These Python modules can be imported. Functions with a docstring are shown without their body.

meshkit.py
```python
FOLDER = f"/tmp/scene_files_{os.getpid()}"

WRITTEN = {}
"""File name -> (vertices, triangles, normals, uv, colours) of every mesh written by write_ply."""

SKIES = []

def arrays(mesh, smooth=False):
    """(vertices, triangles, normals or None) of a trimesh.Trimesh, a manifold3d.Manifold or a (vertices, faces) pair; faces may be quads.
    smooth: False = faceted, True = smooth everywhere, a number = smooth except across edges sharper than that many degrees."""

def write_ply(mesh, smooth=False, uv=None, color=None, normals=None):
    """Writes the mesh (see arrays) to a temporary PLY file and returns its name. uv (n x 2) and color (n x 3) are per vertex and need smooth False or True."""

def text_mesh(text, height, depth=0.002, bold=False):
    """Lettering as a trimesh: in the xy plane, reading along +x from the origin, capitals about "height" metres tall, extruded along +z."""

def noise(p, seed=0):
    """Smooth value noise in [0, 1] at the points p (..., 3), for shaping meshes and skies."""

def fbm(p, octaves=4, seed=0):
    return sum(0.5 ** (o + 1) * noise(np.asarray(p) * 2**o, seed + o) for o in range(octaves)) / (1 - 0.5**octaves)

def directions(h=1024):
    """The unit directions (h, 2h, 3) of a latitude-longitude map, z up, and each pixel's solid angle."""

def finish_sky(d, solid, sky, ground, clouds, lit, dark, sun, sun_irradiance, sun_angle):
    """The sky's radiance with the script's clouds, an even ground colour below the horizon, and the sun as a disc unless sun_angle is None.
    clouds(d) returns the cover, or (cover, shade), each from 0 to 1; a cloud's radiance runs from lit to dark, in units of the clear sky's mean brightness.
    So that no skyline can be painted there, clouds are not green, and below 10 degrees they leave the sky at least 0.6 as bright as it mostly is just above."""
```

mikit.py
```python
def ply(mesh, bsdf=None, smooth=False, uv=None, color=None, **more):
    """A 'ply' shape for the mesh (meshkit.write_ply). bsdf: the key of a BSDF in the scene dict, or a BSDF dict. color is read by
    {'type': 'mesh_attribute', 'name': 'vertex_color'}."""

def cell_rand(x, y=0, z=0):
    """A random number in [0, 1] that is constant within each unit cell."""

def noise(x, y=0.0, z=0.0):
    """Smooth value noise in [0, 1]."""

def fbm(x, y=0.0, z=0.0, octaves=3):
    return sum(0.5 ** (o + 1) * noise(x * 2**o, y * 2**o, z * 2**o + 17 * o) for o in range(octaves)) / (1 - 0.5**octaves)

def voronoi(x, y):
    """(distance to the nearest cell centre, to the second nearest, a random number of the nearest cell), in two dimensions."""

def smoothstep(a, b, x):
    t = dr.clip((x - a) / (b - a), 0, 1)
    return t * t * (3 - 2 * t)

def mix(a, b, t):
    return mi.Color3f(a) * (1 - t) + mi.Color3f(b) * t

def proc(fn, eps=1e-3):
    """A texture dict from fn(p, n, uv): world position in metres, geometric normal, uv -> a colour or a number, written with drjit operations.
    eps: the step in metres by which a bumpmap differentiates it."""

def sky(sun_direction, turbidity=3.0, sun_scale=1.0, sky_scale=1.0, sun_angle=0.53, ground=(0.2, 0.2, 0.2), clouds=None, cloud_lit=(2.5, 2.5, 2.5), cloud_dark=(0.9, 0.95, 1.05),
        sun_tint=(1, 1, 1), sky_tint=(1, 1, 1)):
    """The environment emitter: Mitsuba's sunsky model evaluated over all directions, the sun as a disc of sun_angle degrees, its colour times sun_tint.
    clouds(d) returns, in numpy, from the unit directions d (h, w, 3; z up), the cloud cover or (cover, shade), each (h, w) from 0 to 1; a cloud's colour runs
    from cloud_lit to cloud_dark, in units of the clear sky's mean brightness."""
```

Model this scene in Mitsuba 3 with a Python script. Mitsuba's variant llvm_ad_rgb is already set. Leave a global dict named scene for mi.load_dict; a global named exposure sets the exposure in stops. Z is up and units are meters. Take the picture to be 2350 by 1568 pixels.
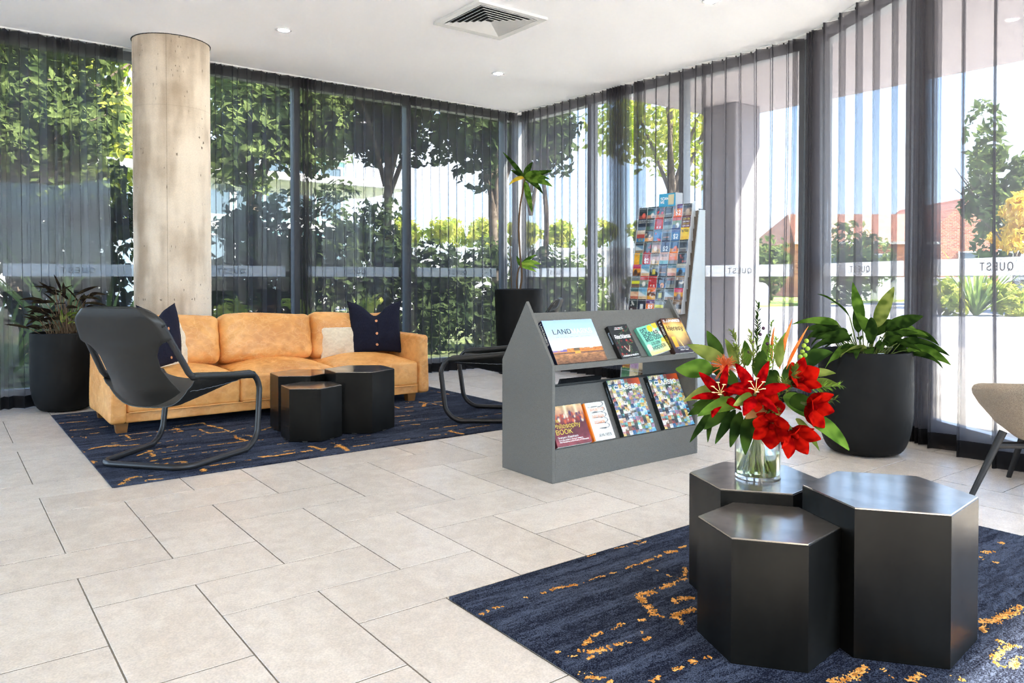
import math, random
import numpy as np
import trimesh
import manifold3d as m3d
import mitsuba as mi
import drjit as dr
import mikit, meshkit
from mikit import noise, fbm, voronoi, cell_rand, smoothstep, mix

# ---------------------------------------------------------------- camera, sky, sun, exposure
scene, labels, _count = {}, {}, {}
T = mi.ScalarTransform4f
F_PX, CX, CY = 1756.2, 1222.8, 667.9
YAW, PITCH, CAM_H = 0.6633, math.radians(0.95), 1.015
_f = (math.sin(YAW) * math.cos(PITCH), math.cos(YAW) * math.cos(PITCH), -math.sin(PITCH))
scene['camera'] = {
    'type': 'perspective', 'fov': math.degrees(2 * math.atan(1175 / F_PX)), 'fov_axis': 'x', 'near_clip': 0.05, 'far_clip': 300.0,
    'principal_point_offset_x': -(CX - 1175) / 2350, 'principal_point_offset_y': -(CY - 784) / 1568,
    'to_world': T().look_at(origin=[0, 0, CAM_H], target=[_f[0], _f[1], CAM_H + _f[2]], up=[0, 0, 1])}


def clouds(d):
    n = meshkit.fbm(np.stack([d[..., 0] * 3 / (d[..., 2] + .35), d[..., 1] * 3 / (d[..., 2] + .35), d[..., 2] * 0], -1), 4, 3)
    return np.clip((n - .55) * 3, 0, .6)


SUN = (0.45, -0.55, 0.72)
scene['sky'] = mikit.sky(SUN, turbidity=3.0, sun_scale=1.5, sky_scale=1.6, sun_angle=1.2, sun_tint=(.84, .97, 1.16), sky_tint=(1.03, 1.0, .97), ground=(0.30, 0.30, 0.28), clouds=clouds, cloud_lit=(1.6, 1.6, 1.6), cloud_dark=(1.1, 1.15, 1.2))
LAMP = 22.0          # radiance of a downlight's lens
exposure = 4.52


# ---------------------------------------------------------------- helpers
def lin(r, g, b):
    return [((c / 255) / 12.92 if c <= 10 else ((c / 255 + 0.055) / 1.055) ** 2.4) for c in (r, g, b)]


def key(name, parent=None):
    base = parent + '__' + name if parent else name
    n = _count.get(base, 0)
    _count[base] = n + 1
    return base if n == 0 else '%s_%03d' % (base, n)


def add(name, mesh, bsdf, parent=None, smooth=False, label=None, kind=None, **kw):
    k = key(name, parent)
    scene[k] = mikit.ply(mesh, bsdf, smooth, **kw)
    if label or kind:
        labels[k] = {a: b for a, b in (('label', label), ('kind', kind)) if b}
    return k


def thing(name, label, cat, group=None):
    k = key(name)
    labels[k] = {'label': label, 'category': cat}
    if group:
        labels[k]['group'] = group
    return k


def single(name, mesh, bsdf, label, cat, smooth=False, group=None, **kw):
    k = thing(name, label, cat, group)
    scene[k] = mikit.ply(mesh, bsdf, smooth, **kw)
    return k


def structure(name, mesh=None, bsdf=None, label=None, smooth=False, **kw):
    k = key(name)
    if mesh is not None:
        scene[k] = mikit.ply(mesh, bsdf, smooth, **kw)
    labels[k] = {'kind': 'structure', **({'label': label} if label else {})}
    return k


def cat(*ms):
    return trimesh.util.concatenate([m for m in ms])


def tm(v, f):
    f = np.asarray(f)
    if f.shape[1] == 4:
        f = np.vstack([f[:, [0, 1, 2]], f[:, [0, 2, 3]]])
    return trimesh.Trimesh(np.asarray(v, float), f, process=False)


def box(x0, x1, y0, y1, z0, z1):
    return trimesh.creation.box(bounds=[[x0, y0, z0], [x1, y1, z1]])


def cbox(x0, x1, y0, y1, z0, z1, c=.003):
    pts = []
    for sx in (0, 1):
        for sy in (0, 1):
            for sz in (0, 1):
                p = np.array([(x0, x1)[sx], (y0, y1)[sy], (z0, z1)[sz]])
                d = np.array([c if sx == 0 else -c, c if sy == 0 else -c, c if sz == 0 else -c])
                for a in range(3):
                    q = p + d
                    q[a] = p[a]
                    pts.append(q)
    return trimesh.convex.convex_hull(np.array(pts))


def prism(poly, z0, z1, c=0.0):
    """A polygon (counter-clockwise) extruded along z, its edges chamfered by c."""
    poly = np.asarray(poly, float)
    if c:
        ctr = poly.mean(0)
        ins = np.array([p + (ctr - p) / np.linalg.norm(ctr - p) * c for p in poly])
        pts = np.vstack([np.c_[poly, np.full(len(poly), z0 + c)], np.c_[poly, np.full(len(poly), z1 - c)], np.c_[ins, np.full(len(poly), z0)], np.c_[ins, np.full(len(poly), z1)]])
        return trimesh.convex.convex_hull(pts)
    from shapely.geometry import Polygon
    m = trimesh.creation.extrude_polygon(Polygon(poly), z1 - z0, engine='earcut')
    m.apply_translation([0, 0, z0])
    return m


def move(m, x=0, y=0, z=0, rz=0, rx=0, ry=0):
    m = m.copy()
    R = np.eye(4)
    for a, ax in ((rx, [1, 0, 0]), (ry, [0, 1, 0]), (rz, [0, 0, 1])):
        if a:
            R = trimesh.transformations.rotation_matrix(a, ax) @ R
    R[:3, 3] = (x, y, z)
    m.apply_transform(R)
    return m


def place(m, o, ex, ey, ez):
    """The mesh with its axes laid along ex, ey, ez and its origin at o."""
    m = m.copy()
    M = np.eye(4)
    M[:3, 0], M[:3, 1], M[:3, 2], M[:3, 3] = ex, ey, ez, o
    m.apply_transform(M)
    return m


def unit(v):
    v = np.asarray(v, float)
    return v / np.linalg.norm(v)


def grid(nu, nv, fn, closed_u=False, closed_v=False):
    """fn(u, v) on arrays -> (n, 3); u, v in [0, 1]."""
    us = np.linspace(0, 1, nu, endpoint=not closed_u)
    vs = np.linspace(0, 1, nv, endpoint=not closed_v)
    U, V = np.meshgrid(us, vs, indexing='ij')
    P = fn(U.ravel(), V.ravel())
    f = []
    iu, iv = np.meshgrid(np.arange(nu if closed_u else nu - 1), np.arange(nv if closed_v else nv - 1), indexing='ij')
    iu, iv = iu.ravel(), iv.ravel()
    a, b = iu * nv + iv, ((iu + 1) % nu) * nv + iv
    c, d = ((iu + 1) % nu) * nv + (iv + 1) % nv, iu * nv + (iv + 1) % nv
    return tm(P, np.stack([a, b, c, d], 1))


def tube(pts, r, n=10, cap=True):
    """A round tube along a polyline; r a number or one radius per point."""
    P = np.asarray(pts, float)
    r = np.broadcast_to(np.asarray(r, float), (len(P),))
    t = np.gradient(P, axis=0)
    t /= np.linalg.norm(t, axis=1, keepdims=True) + 1e-12
    u = np.cross(t[0], [0, 0, 1] if abs(t[0][2]) < .9 else [1, 0, 0])
    rings = []
    for i in range(len(P)):
        u = unit(u - t[i] * (u @ t[i]))
        w = np.cross(t[i], u)
        a = np.arange(n) / n * 2 * np.pi
        rings.append(P[i] + r[i] * (np.cos(a)[:, None] * u + np.sin(a)[:, None] * w))
    v = np.vstack(rings)
    f = []
    for i in range(len(P) - 1):
        for j in range(n):
            f.append([i * n + j, i * n + (j + 1) % n, (i + 1) * n + (j + 1) % n, (i + 1) * n + j])
    f = np.array(f)
    f = np.vstack([f[:, [0, 1, 2]], f[:, [0, 2, 3]]])
    if cap:
        k = len(v)
        v = np.vstack([v, P[:1], P[-1:]])
        j = np.arange(n)
        f = np.vstack([f, np.stack([np.full(n, k), (j + 1) % n, j], 1), np.stack([np.full(n, k + 1), (len(P) - 1) * n + j, (len(P) - 1) * n + (j + 1) % n], 1)])
    return trimesh.Trimesh(v, f, process=False)


def smooth_path(pts, k=8, closed=False):
    """Catmull-Rom through the points."""
    P = np.asarray(pts, float)
    Q = np.vstack([P[-1:], P, P[:2]]) if closed else np.vstack([2 * P[0] - P[1], P, 2 * P[-1] - P[-2]])
    out = []
    for i in range(1, len(Q) - 2):
        for s in np.arange(k) / k:
            a, b, c, d = Q[i - 1:i + 3]
            out.append(.5 * (2 * b + (c - a) * s + (2 * a - 5 * b + 4 * c - d) * s * s + (3 * b - a - 3 * c + d) * s ** 3))
    if not closed:
        out.append(P[-1])
    return np.array(out)


def fillet(pts, radii, n=8):
    """A polyline with its inner corners rounded."""
    P = [np.asarray(p, float) for p in pts]
    out = [P[0]]
    for i in range(1, len(P) - 1):
        a, b = unit(P[i - 1] - P[i]), unit(P[i + 1] - P[i])
        ang = math.acos(max(-1, min(1, a @ b)))
        if radii[i] <= 0 or ang > 3.1:
            out.append(P[i])
            continue
        d = min(radii[i] / math.tan(ang / 2), .49 * np.linalg.norm(P[i - 1] - P[i]), .49 * np.linalg.norm(P[i + 1] - P[i]))
        p, q = P[i] + a * d, P[i] + b * d
        for s in np.linspace(0, 1, n):
            out.append((1 - s) ** 2 * p + 2 * s * (1 - s) * (P[i] * .62 + (p + q) * .19) + s * s * q)
    out.append(P[-1])
    return np.array(out)


def lathe(profile, n=64, smooth_ends=False):
    """profile: (r, z) from the bottom outside up and back down inside."""
    P = np.asarray(profile, float)
    a = np.arange(n) / n * 2 * np.pi
    v = np.stack([P[:, :1] * np.cos(a), P[:, :1] * np.sin(a), np.broadcast_to(P[:, 1:2], (len(P), n))], -1).reshape(-1, 3)
    f = []
    for i in range(len(P) - 1):
        for j in range(n):
            q = [i * n + j, i * n + (j + 1) % n, (i + 1) * n + (j + 1) % n, (i + 1) * n + j]
            if P[i, 0] > 1e-9:
                f.append([q[0], q[1], q[2]] if P[i + 1, 0] > 1e-9 else [q[0], q[1], q[2]])
            if P[i + 1, 0] > 1e-9:
                f.append([q[0], q[2], q[3]])
    m = trimesh.Trimesh(v, np.array(f), process=False)
    m.merge_vertices()
    return m


def rounded(sx, sy, sz, r, n=10, fn=None, seed=0):
    """A box of the given full sizes with edges rounded by r, finely gridded; fn(points, unit-cube coordinates) displaces it."""
    b = trimesh.creation.box(extents=[2, 2, 2])
    g = np.linspace(-1, 1, n)
    V, Fc, k = [], [], 0
    for ax in range(3):
        for s in (-1, 1):
            A, B = np.meshgrid(g, g, indexing='ij')
            p = np.zeros((n * n, 3))
            p[:, ax] = s
            p[:, (ax + 1) % 3], p[:, (ax + 2) % 3] = A.ravel(), B.ravel()
            i, j = np.meshgrid(np.arange(n - 1), np.arange(n - 1), indexing='ij')
            i, j = i.ravel(), j.ravel()
            q = np.stack([i * n + j, (i + 1) * n + j, (i + 1) * n + j + 1, i * n + j + 1], 1) + k
            Fc.append(q if s > 0 else q[:, ::-1])
            V.append(p)
            k += n * n
    c, f = np.vstack(V), np.vstack(Fc)
    h = np.array([sx, sy, sz]) / 2
    rr = np.minimum(r, h * .999)
    # spread the grid so that the rounding gets its share of points
    w = np.sign(c) * np.abs(c) ** .8
    p = w * h
    core = np.clip(p, -(h - rr), h - rr)
    d = p - core
    l = np.linalg.norm(d / rr, axis=1, keepdims=True)
    p = np.where(l > 1e-9, core + d / np.maximum(l, 1e-9) * np.clip(np.max(np.abs(d / rr), axis=1, keepdims=True), 0, 1), p)
    m = tm(p, f)
    m.merge_vertices(digits_vertex=6)
    m = trimesh.Trimesh(m.vertices, m.faces, process=False)
    if fn is not None:
        m.vertices = fn(np.array(m.vertices), np.array(m.vertices) / h)
    return m


def leaf(base, d, length, width, droop=.6, n=9, fold=.18, side=None, tip=1.0, wave=0.0, ph=0.0, prof=None, m=5):
    """A leaf blade: its midrib leaves base along d and bends down by droop radians; fold lifts the edges."""
    d = unit(d)
    side = unit(np.cross(d, [0, 0, 1])) if side is None else unit(side)
    if not np.isfinite(side).all():
        side = np.array([1.0, 0, 0])
    down = np.array([0, 0, -1.0])
    p, pts, dirs = np.asarray(base, float), [], []
    for i in range(n):
        t = i / (n - 1)
        dd = unit(d * math.cos(droop * t) + (down - d * (down @ d) if abs(down @ d) < .99 else down) * math.sin(droop * t))
        pts.append(p.copy())
        dirs.append(dd)
        p = p + dd * length / (n - 1)
    v = []
    for i in range(n):
        t = i / (n - 1)
        w = width / 2 * (prof(t) if prof else (math.sin(math.pi * min(1, (t * .97 + .015)) ** .8) ** .8) * (1 - .15 * t))
        up = unit(np.cross(side, dirs[i]))
        for j in range(m):
            s = (j / (m - 1) - .5) * 2
            v.append(pts[i] + side * s * w + up * (abs(s) ** 1.3 * w * fold + wave * w * math.sin(9 * t + ph + 2 * s) * abs(s)))
    f = [[i * m + j, (i + 1) * m + j, (i + 1) * m + j + 1, i * m + j + 1] for i in range(n - 1) for j in range(m - 1)]
    return tm(v, f)


def text(s, h, depth=.0008, bold=False, width=None):
    m = meshkit.text_mesh(s, h, depth, bold)
    m.vertices -= [m.bounds[0][0], 0, 0]
    if width:
        m.vertices *= [width / m.bounds[1][0], 1, 1]
    return m


RGT = np.array([math.cos(YAW), -math.sin(YAW), 0])
FWD = np.array([math.sin(YAW), math.cos(YAW), 0])


def turned(d, r, k=.75):
    """The width direction of a blade along d that is turned part of the way from flat to upright."""
    d = unit(d)
    a = np.cross(d, [0, 0, 1.0])
    a = a / (np.linalg.norm(a) + .2)
    b = np.cross(d, FWD)
    if a @ b < 0:
        b = -b
    return unit(a * (1 - k) + b * k + r.normal(0, .22, 3))


# ---------------------------------------------------------------- materials
def mat(name, **kw):
    two = kw.pop('two', True)
    b = {'type': 'principled'}
    for k_, v in kw.items():
        if k_ == 'base_color' and isinstance(v, (list, tuple)):
            v = {'type': 'rgb', 'value': list(v)}
        b[k_] = v
    scene[name] = {'type': 'twosided', 'b': b} if two else b
    return name


def bump(name, base, tex, scale):
    scene[name] = {'type': 'twosided', 'b': {'type': 'bumpmap', 't': tex, 'b': base, 'scale': scale}}
    return name


mat('m_ceiling', base_color=[.85, .865, .88], roughness=.9, specular=.2)
mat('m_plaster', base_color=[.80, .79, .77], roughness=.85, specular=.2)
mat('m_white', base_color=[.82, .82, .81], roughness=.45)
mat('m_vent', base_color=[.70, .71, .70], roughness=.45)
mat('m_dark', base_color=[.012, .012, .013], roughness=.6)
mat('m_alu', base_color=[.20, .215, .23], roughness=.42, metallic=.3)
mat('m_alu_light', base_color=[.55, .57, .60], roughness=.4, metallic=.3)
mat('m_blacktube', base_color=[.018, .018, .019], roughness=.38, specular=.5)
mat('m_black', base_color=[.010, .010, .011], roughness=.5)
mat('m_legwood', base_color=lin(124, 82, 36), roughness=.5)
mat('m_soil', base_color=[.035, .022, .014], roughness=.95, specular=.1)
mat('m_button', base_color=lin(196, 130, 86), roughness=.45)
mat('m_paper', base_color=[.80, .78, .72], roughness=.8)
mat('m_textwhite', base_color=[.85, .85, .84], roughness=.6)
mat('m_textblack', base_color=[.02, .025, .035], roughness=.6)
mat('m_textgold', base_color=lin(214, 190, 70), roughness=.5)
mat('m_textorange', base_color=lin(236, 140, 84), roughness=.6)
mat('m_textgreen', base_color=lin(20, 56, 60), roughness=.6)
mat('m_textred', base_color=lin(190, 40, 40), roughness=.6)
mat('m_textgrey', base_color=lin(150, 168, 186), roughness=.6)
mat('m_decaltext', base_color=[.10, .11, .12], roughness=.7)
mat('m_print', base_color={'type': 'mesh_attribute', 'name': 'vertex_color'}, roughness=.38, specular=.45)
mat('m_panelpale', base_color=lin(196, 208, 214), roughness=.5)


def mottled(a, b, f=6.0, o=3, lo=.3, hi=.7):
    a, b = list(a), list(b)
    return mikit.proc(lambda p, n, uv: mix(a, b, smoothstep(lo, hi, fbm(p.x * f, p.y * f, p.z * f, o))))


def _tile(off):
    def fn(p, n, uv):
        big = fbm(p.x * 1.7 + off, p.y * 1.7, 0, 3)
        fine = noise(p.x * 260 + off, p.y * 260, 0)
        mid = fbm(p.x * 24, p.y * 24 + off, 0, 3)
        c = mix(lin(190, 180, 169), lin(203, 195, 185), smoothstep(.25, .75, big * .55 + mid * .45))
        k = .90 + .2 * fine + .015 * off
        return c * k
    return fn


def _tilebump(p, n, uv):
    return noise(p.x * 170, p.y * 170, 0) * .5 + noise(p.x * 60, p.y * 60, 3) * .5


for i in range(3):
    bump('m_tile%d' % i, {'type': 'principled', 'base_color': mikit.proc(_tile((-1.0, 0.0, 1.0)[i])), 'roughness': (.30, .33, .27)[i], 'specular': .5}, mikit.proc(_tilebump), .0011)
mat('m_grout', base_color=lin(104, 94, 80), roughness=.9)


def _concrete(p, n, uv):
    a = dr.atan2(p.y - 6.80, p.x - 1.55)
    big = fbm(a * 2.2, p.z * 1.6, 3, 4)
    band = fbm(a * 1.2, p.z * 6.0, 9, 3)
    fine = noise(a * 60, p.z * 200, 1)
    c = mix(lin(166, 149, 128), lin(216, 203, 184), smoothstep(.25, .7, big * .7 + band * .3))
    pit = smoothstep(.90, .97, noise(a * 30, p.z * 26, 5)) * smoothstep(.50, .70, noise(a * 5, p.z * 5, 8))
    seam = smoothstep(.012, .004, dr.abs(a + 1.93))
    ring = smoothstep(.004, .001, dr.abs(p.z - 2.38)) * .3
    return mix(c * (.95 + .1 * fine), lin(96, 78, 60), dr.clip(pit * .9 + seam * .40 + ring * .5, 0, 1))


bump('m_concrete', {'type': 'principled', 'base_color': mikit.proc(_concrete), 'roughness': .8, 'specular': .25}, mikit.proc(lambda p, n, uv: noise(p.x * 90, p.y * 90, p.z * 90)), .0006)


def _tan(p, n, uv):
    big = fbm(p.x * 5, p.y * 5, p.z * 5, 4)
    mid = fbm(p.x * 26, p.y * 26, p.z * 26, 3)
    vein = smoothstep(.035, .0, dr.abs(fbm(p.x * 11 + 4, p.y * 11, p.z * 11, 3) - .5)) + smoothstep(.03, .0, dr.abs(fbm(p.x * 19, p.y * 19, p.z * 19 + 7, 2) - .52))
    c = mix(lin(202, 136, 68), lin(230, 172, 102), smoothstep(.28, .72, big * .65 + mid * .35))
    return mix(c, lin(244, 206, 150), dr.clip(vein * .16, 0, 1))


def _tanbump(p, n, uv):
    return fbm(p.x * 50, p.y * 50, p.z * 50, 2) * .7 + noise(p.x * 230, p.y * 230, p.z * 230) * .3


bump('m_tan', {'type': 'principled', 'base_color': mikit.proc(_tan), 'roughness': .46, 'specular': .5}, mikit.proc(_tanbump), .0016)


def _leatherbump(p, n, uv):
    return noise(p.x * 420, p.y * 420, p.z * 420) * .5 + fbm(p.x * 14, p.y * 14, p.z * 14, 2) * 3


bump('m_sling', {'type': 'principled', 'base_color': {'type': 'rgb', 'value': [.0105, .0105, .009]}, 'roughness': .42, 'specular': .5}, mikit.proc(_leatherbump), .0006)


def _steel(p, n, uv):
    g = fbm(p.x * 9, p.y * 9, p.z * 3, 3)
    s = noise(p.x * 60, p.y * 60, p.z * 4)
    c = mix(lin(10, 10, 9), lin(20, 20, 18), smoothstep(.3, .7, g))
    scratch = smoothstep(.985, 1.0, noise(p.x * 12 + p.z * 30, p.y * 300, p.z * 140)) * .3
    return mix(c * (.92 + .16 * s), lin(150, 146, 140), scratch)


bump('m_steel', {'type': 'principled', 'base_color': mikit.proc(_steel), 'roughness': .34, 'metallic': .15, 'specular': .25}, mikit.proc(lambda p, n, uv: fbm(p.x * 40, p.y * 40, p.z * 12, 2)), .0006)


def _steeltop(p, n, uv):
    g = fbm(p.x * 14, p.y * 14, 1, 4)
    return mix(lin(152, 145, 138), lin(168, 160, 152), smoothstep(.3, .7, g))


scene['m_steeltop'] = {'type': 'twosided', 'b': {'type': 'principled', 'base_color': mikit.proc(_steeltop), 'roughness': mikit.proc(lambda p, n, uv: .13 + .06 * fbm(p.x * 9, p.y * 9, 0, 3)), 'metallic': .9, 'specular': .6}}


def _rug(p, n, uv):
    st = fbm(p.x * 2.6, p.y * 26, 0, 3)
    sp = cell_rand(dr.floor(p.x * 300), dr.floor(p.y * 420), 3)
    md = noise(p.x * 30, p.y * 130, 4)
    c = mix(lin(16, 19, 32), lin(76, 84, 102), dr.clip(smoothstep(.36, .68, st) * .34 + .14 + (sp - .5) * .75 + (md - .5) * .45, 0, 1))
    return c


bump('m_rug', {'type': 'principled', 'base_color': mikit.proc(_rug), 'roughness': .95, 'specular': .1, 'sheen': .25}, mikit.proc(lambda p, n, uv: noise(p.x * 150, p.y * 260, 0)), .004)
mat('m_yarn', base_color=mottled(lin(176, 112, 46), lin(224, 164, 92), 90.0, 2), roughness=.95, specular=.1, sheen=.3)


def _grey(p, n, uv):
    return mix(lin(88, 87, 82), lin(97, 96, 91), noise(p.x * 220, p.y * 220, p.z * 220))


mat('m_rackgrey', base_color=mikit.proc(_grey), roughness=.5, specular=.4)


def _pot(p, n, uv):
    return mix(lin(8, 8, 8), lin(15, 15, 14), smoothstep(.3, .7, fbm(p.x * 7, p.y * 7, p.z * 7, 3)))


bump('m_pot', {'type': 'principled', 'base_color': mikit.proc(_pot), 'roughness': .62, 'specular': .25}, mikit.proc(lambda p, n, uv: noise(p.x * 160, p.y * 160, p.z * 160)), .0006)


def _knit(p, n, uv):
    rib = .5 + .5 * dr.sin(p.z * 640)
    return mix(lin(20, 21, 32), lin(38, 39, 54), rib * .6 + .4 * noise(p.x * 200, p.y * 200, p.z * 200))


bump('m_knit', {'type': 'principled', 'base_color': mikit.proc(_knit), 'roughness': .95, 'specular': .1, 'sheen': .3}, mikit.proc(lambda p, n, uv: dr.sin(p.z * 640) * .5 + noise(p.x * 240, p.y * 240, p.z * 60)), .0012)
bump('m_cream', {'type': 'principled', 'base_color': mottled(lin(214, 198, 172), lin(224, 209, 184), 60.0, 2), 'roughness': .95, 'specular': .1, 'sheen': .2}, mikit.proc(lambda p, n, uv: fbm(p.x * 90, p.y * 90, p.z * 9, 2)), .003)
bump('m_beige', {'type': 'principled', 'base_color': mikit.proc(lambda p, n, uv: mix(lin(122, 108, 92), lin(168, 152, 134), noise(p.x * 420, p.y * 420, p.z * 420))), 'roughness': .95, 'specular': .1, 'sheen': .3}, mikit.proc(lambda p, n, uv: noise(p.x * 400, p.y * 400, p.z * 400)), .0008)
# cloth of the curtains: a sheer dark weave, half of it open; the hems are dense
CLOTH = {'type': 'principledthin', 'base_color': {'type': 'rgb', 'value': [.125, .119, .130]}, 'roughness': .8, 'diff_trans': 1.62, 'eta': 1.3}
scene['m_sheer'] = {'type': 'mask', 'opacity': .50, 'b': CLOTH}
scene['m_heading'] = {'type': 'mask', 'opacity': .80, 'b': CLOTH}
scene['m_hem'] = {'type': 'mask', 'opacity': .93, 'b': {'type': 'principledthin', 'base_color': {'type': 'rgb', 'value': [.018, .017, .018]}, 'roughness': .8, 'diff_trans': .3, 'eta': 1.3}}
scene['m_pane'] = {'type': 'thindielectric', 'int_ior': 1.5}
scene['m_film'] = {'type': 'mask', 'opacity': .95, 'b': {'type': 'principledthin', 'base_color': {'type': 'rgb', 'value': [.95, .95, .95]}, 'roughness': .9, 'diff_trans': 1.0, 'eta': 1.3}}
scene['m_acrylic'] = {'type': 'thindielectric', 'int_ior': 1.49}
scene['m_acrylicedge'] = {'type': 'principledthin', 'base_color': {'type': 'rgb', 'value': [.80, .83, .86]}, 'roughness': .3, 'diff_trans': 1.0, 'spec_trans': .35, 'eta': 1.4}
scene['m_glass'] = {'type': 'dielectric', 'int_ior': 1.5}
scene['m_water'] = {'type': 'dielectric', 'int_ior': 1.33, 'specular_transmittance': {'type': 'rgb', 'value': [.93, .94, .66]}}


def leafmat(name, a, b, f=30.0, rough=.38, trans=.35, spec=.5):
    scene[name] = {'type': 'principledthin', 'base_color': mottled(a, b, f, 2), 'roughness': rough, 'diff_trans': trans * 2, 'eta': 1.45}
    return name


leafmat('m_leafdark', lin(30, 48, 20), lin(62, 88, 34), 24.0)
leafmat('m_leafmid', lin(58, 88, 30), lin(104, 136, 52), 24.0)
leafmat('m_leaflight', lin(120, 160, 60), lin(170, 196, 84), 24.0)
leafmat('m_leafyellow', lin(196, 150, 40), lin(210, 186, 70), 24.0)
leafmat('m_leafpurple', lin(34, 26, 22), lin(58, 50, 36), 24.0)
leafmat('m_leafolive', lin(84, 100, 40), lin(140, 150, 76), 24.0)
leafmat('m_leafbrown', lin(124, 82, 46), lin(156, 112, 70), 24.0)
leafmat('m_petalred', lin(108, 4, 8), lin(164, 12, 14), 60.0, .45, .22)
leafmat('m_petaldeep', lin(112, 4, 6), lin(168, 20, 10), 40.0, .4, .22)
leafmat('m_petalorange', lin(196, 84, 30), lin(226, 130, 70), 40.0, .45, .3)
mat('m_stem', base_color=lin(84, 98, 36), roughness=.5)
mat('m_stemdark', base_color=lin(70, 60, 40), roughness=.7)
mat('m_stembrown', base_color=lin(96, 74, 52), roughness=.8)
mat('m_stamen', base_color=lin(236, 214, 150), roughness=.6)
mat('m_pincushion', base_color=lin(206, 100, 44), roughness=.6)
mat('m_darkberry', base_color=lin(58, 30, 50), roughness=.6)

# ---------------------------------------------------------------- the shell of the room
CEIL = 2.937
B_DIR = unit([-.48, -.877, 0])[:2]
CORNER_B = np.array([5.60, 3.45])                       # outer joint of the two glass fronts
END_B = CORNER_B + B_DIR * 5.6
FOOT = [(-6, -4), (END_B[0] - .9, -4), tuple(END_B), tuple(CORNER_B), (5.52, 7.36), (-6, 7.36)]

structure('ceiling', prism(FOOT, CEIL, CEIL + .12), 'm_ceiling', 'plain white plaster ceiling of the lobby')
structure('roof', prism([(-6.2, -4.2), (END_B[0] - .9, -4.2), tuple(END_B), tuple(CORNER_B + [.02, 0]), (5.54, 7.42), (-6.2, 7.42)], CEIL + .16, 6.6), 'm_plaster', 'storeys of the building above the lobby')
structure('wall_left', cat(box(-6.15, -6, -4, 3.6, 0, CEIL), box(-6.15, -6, 7.2, 7.36, 0, CEIL), box(-6.15, -6, 3.6, 7.2, 2.75, CEIL)), 'm_plaster', 'white wall beside the lobby, open to the left')
structure('wall_rear', cat(box(-6, -1.0, -4.12, -4, 0, CEIL), box(.0, .35, -4.12, -4, 0, CEIL)), 'm_plaster', 'white piers of the open entrance behind the lobby')
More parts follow.
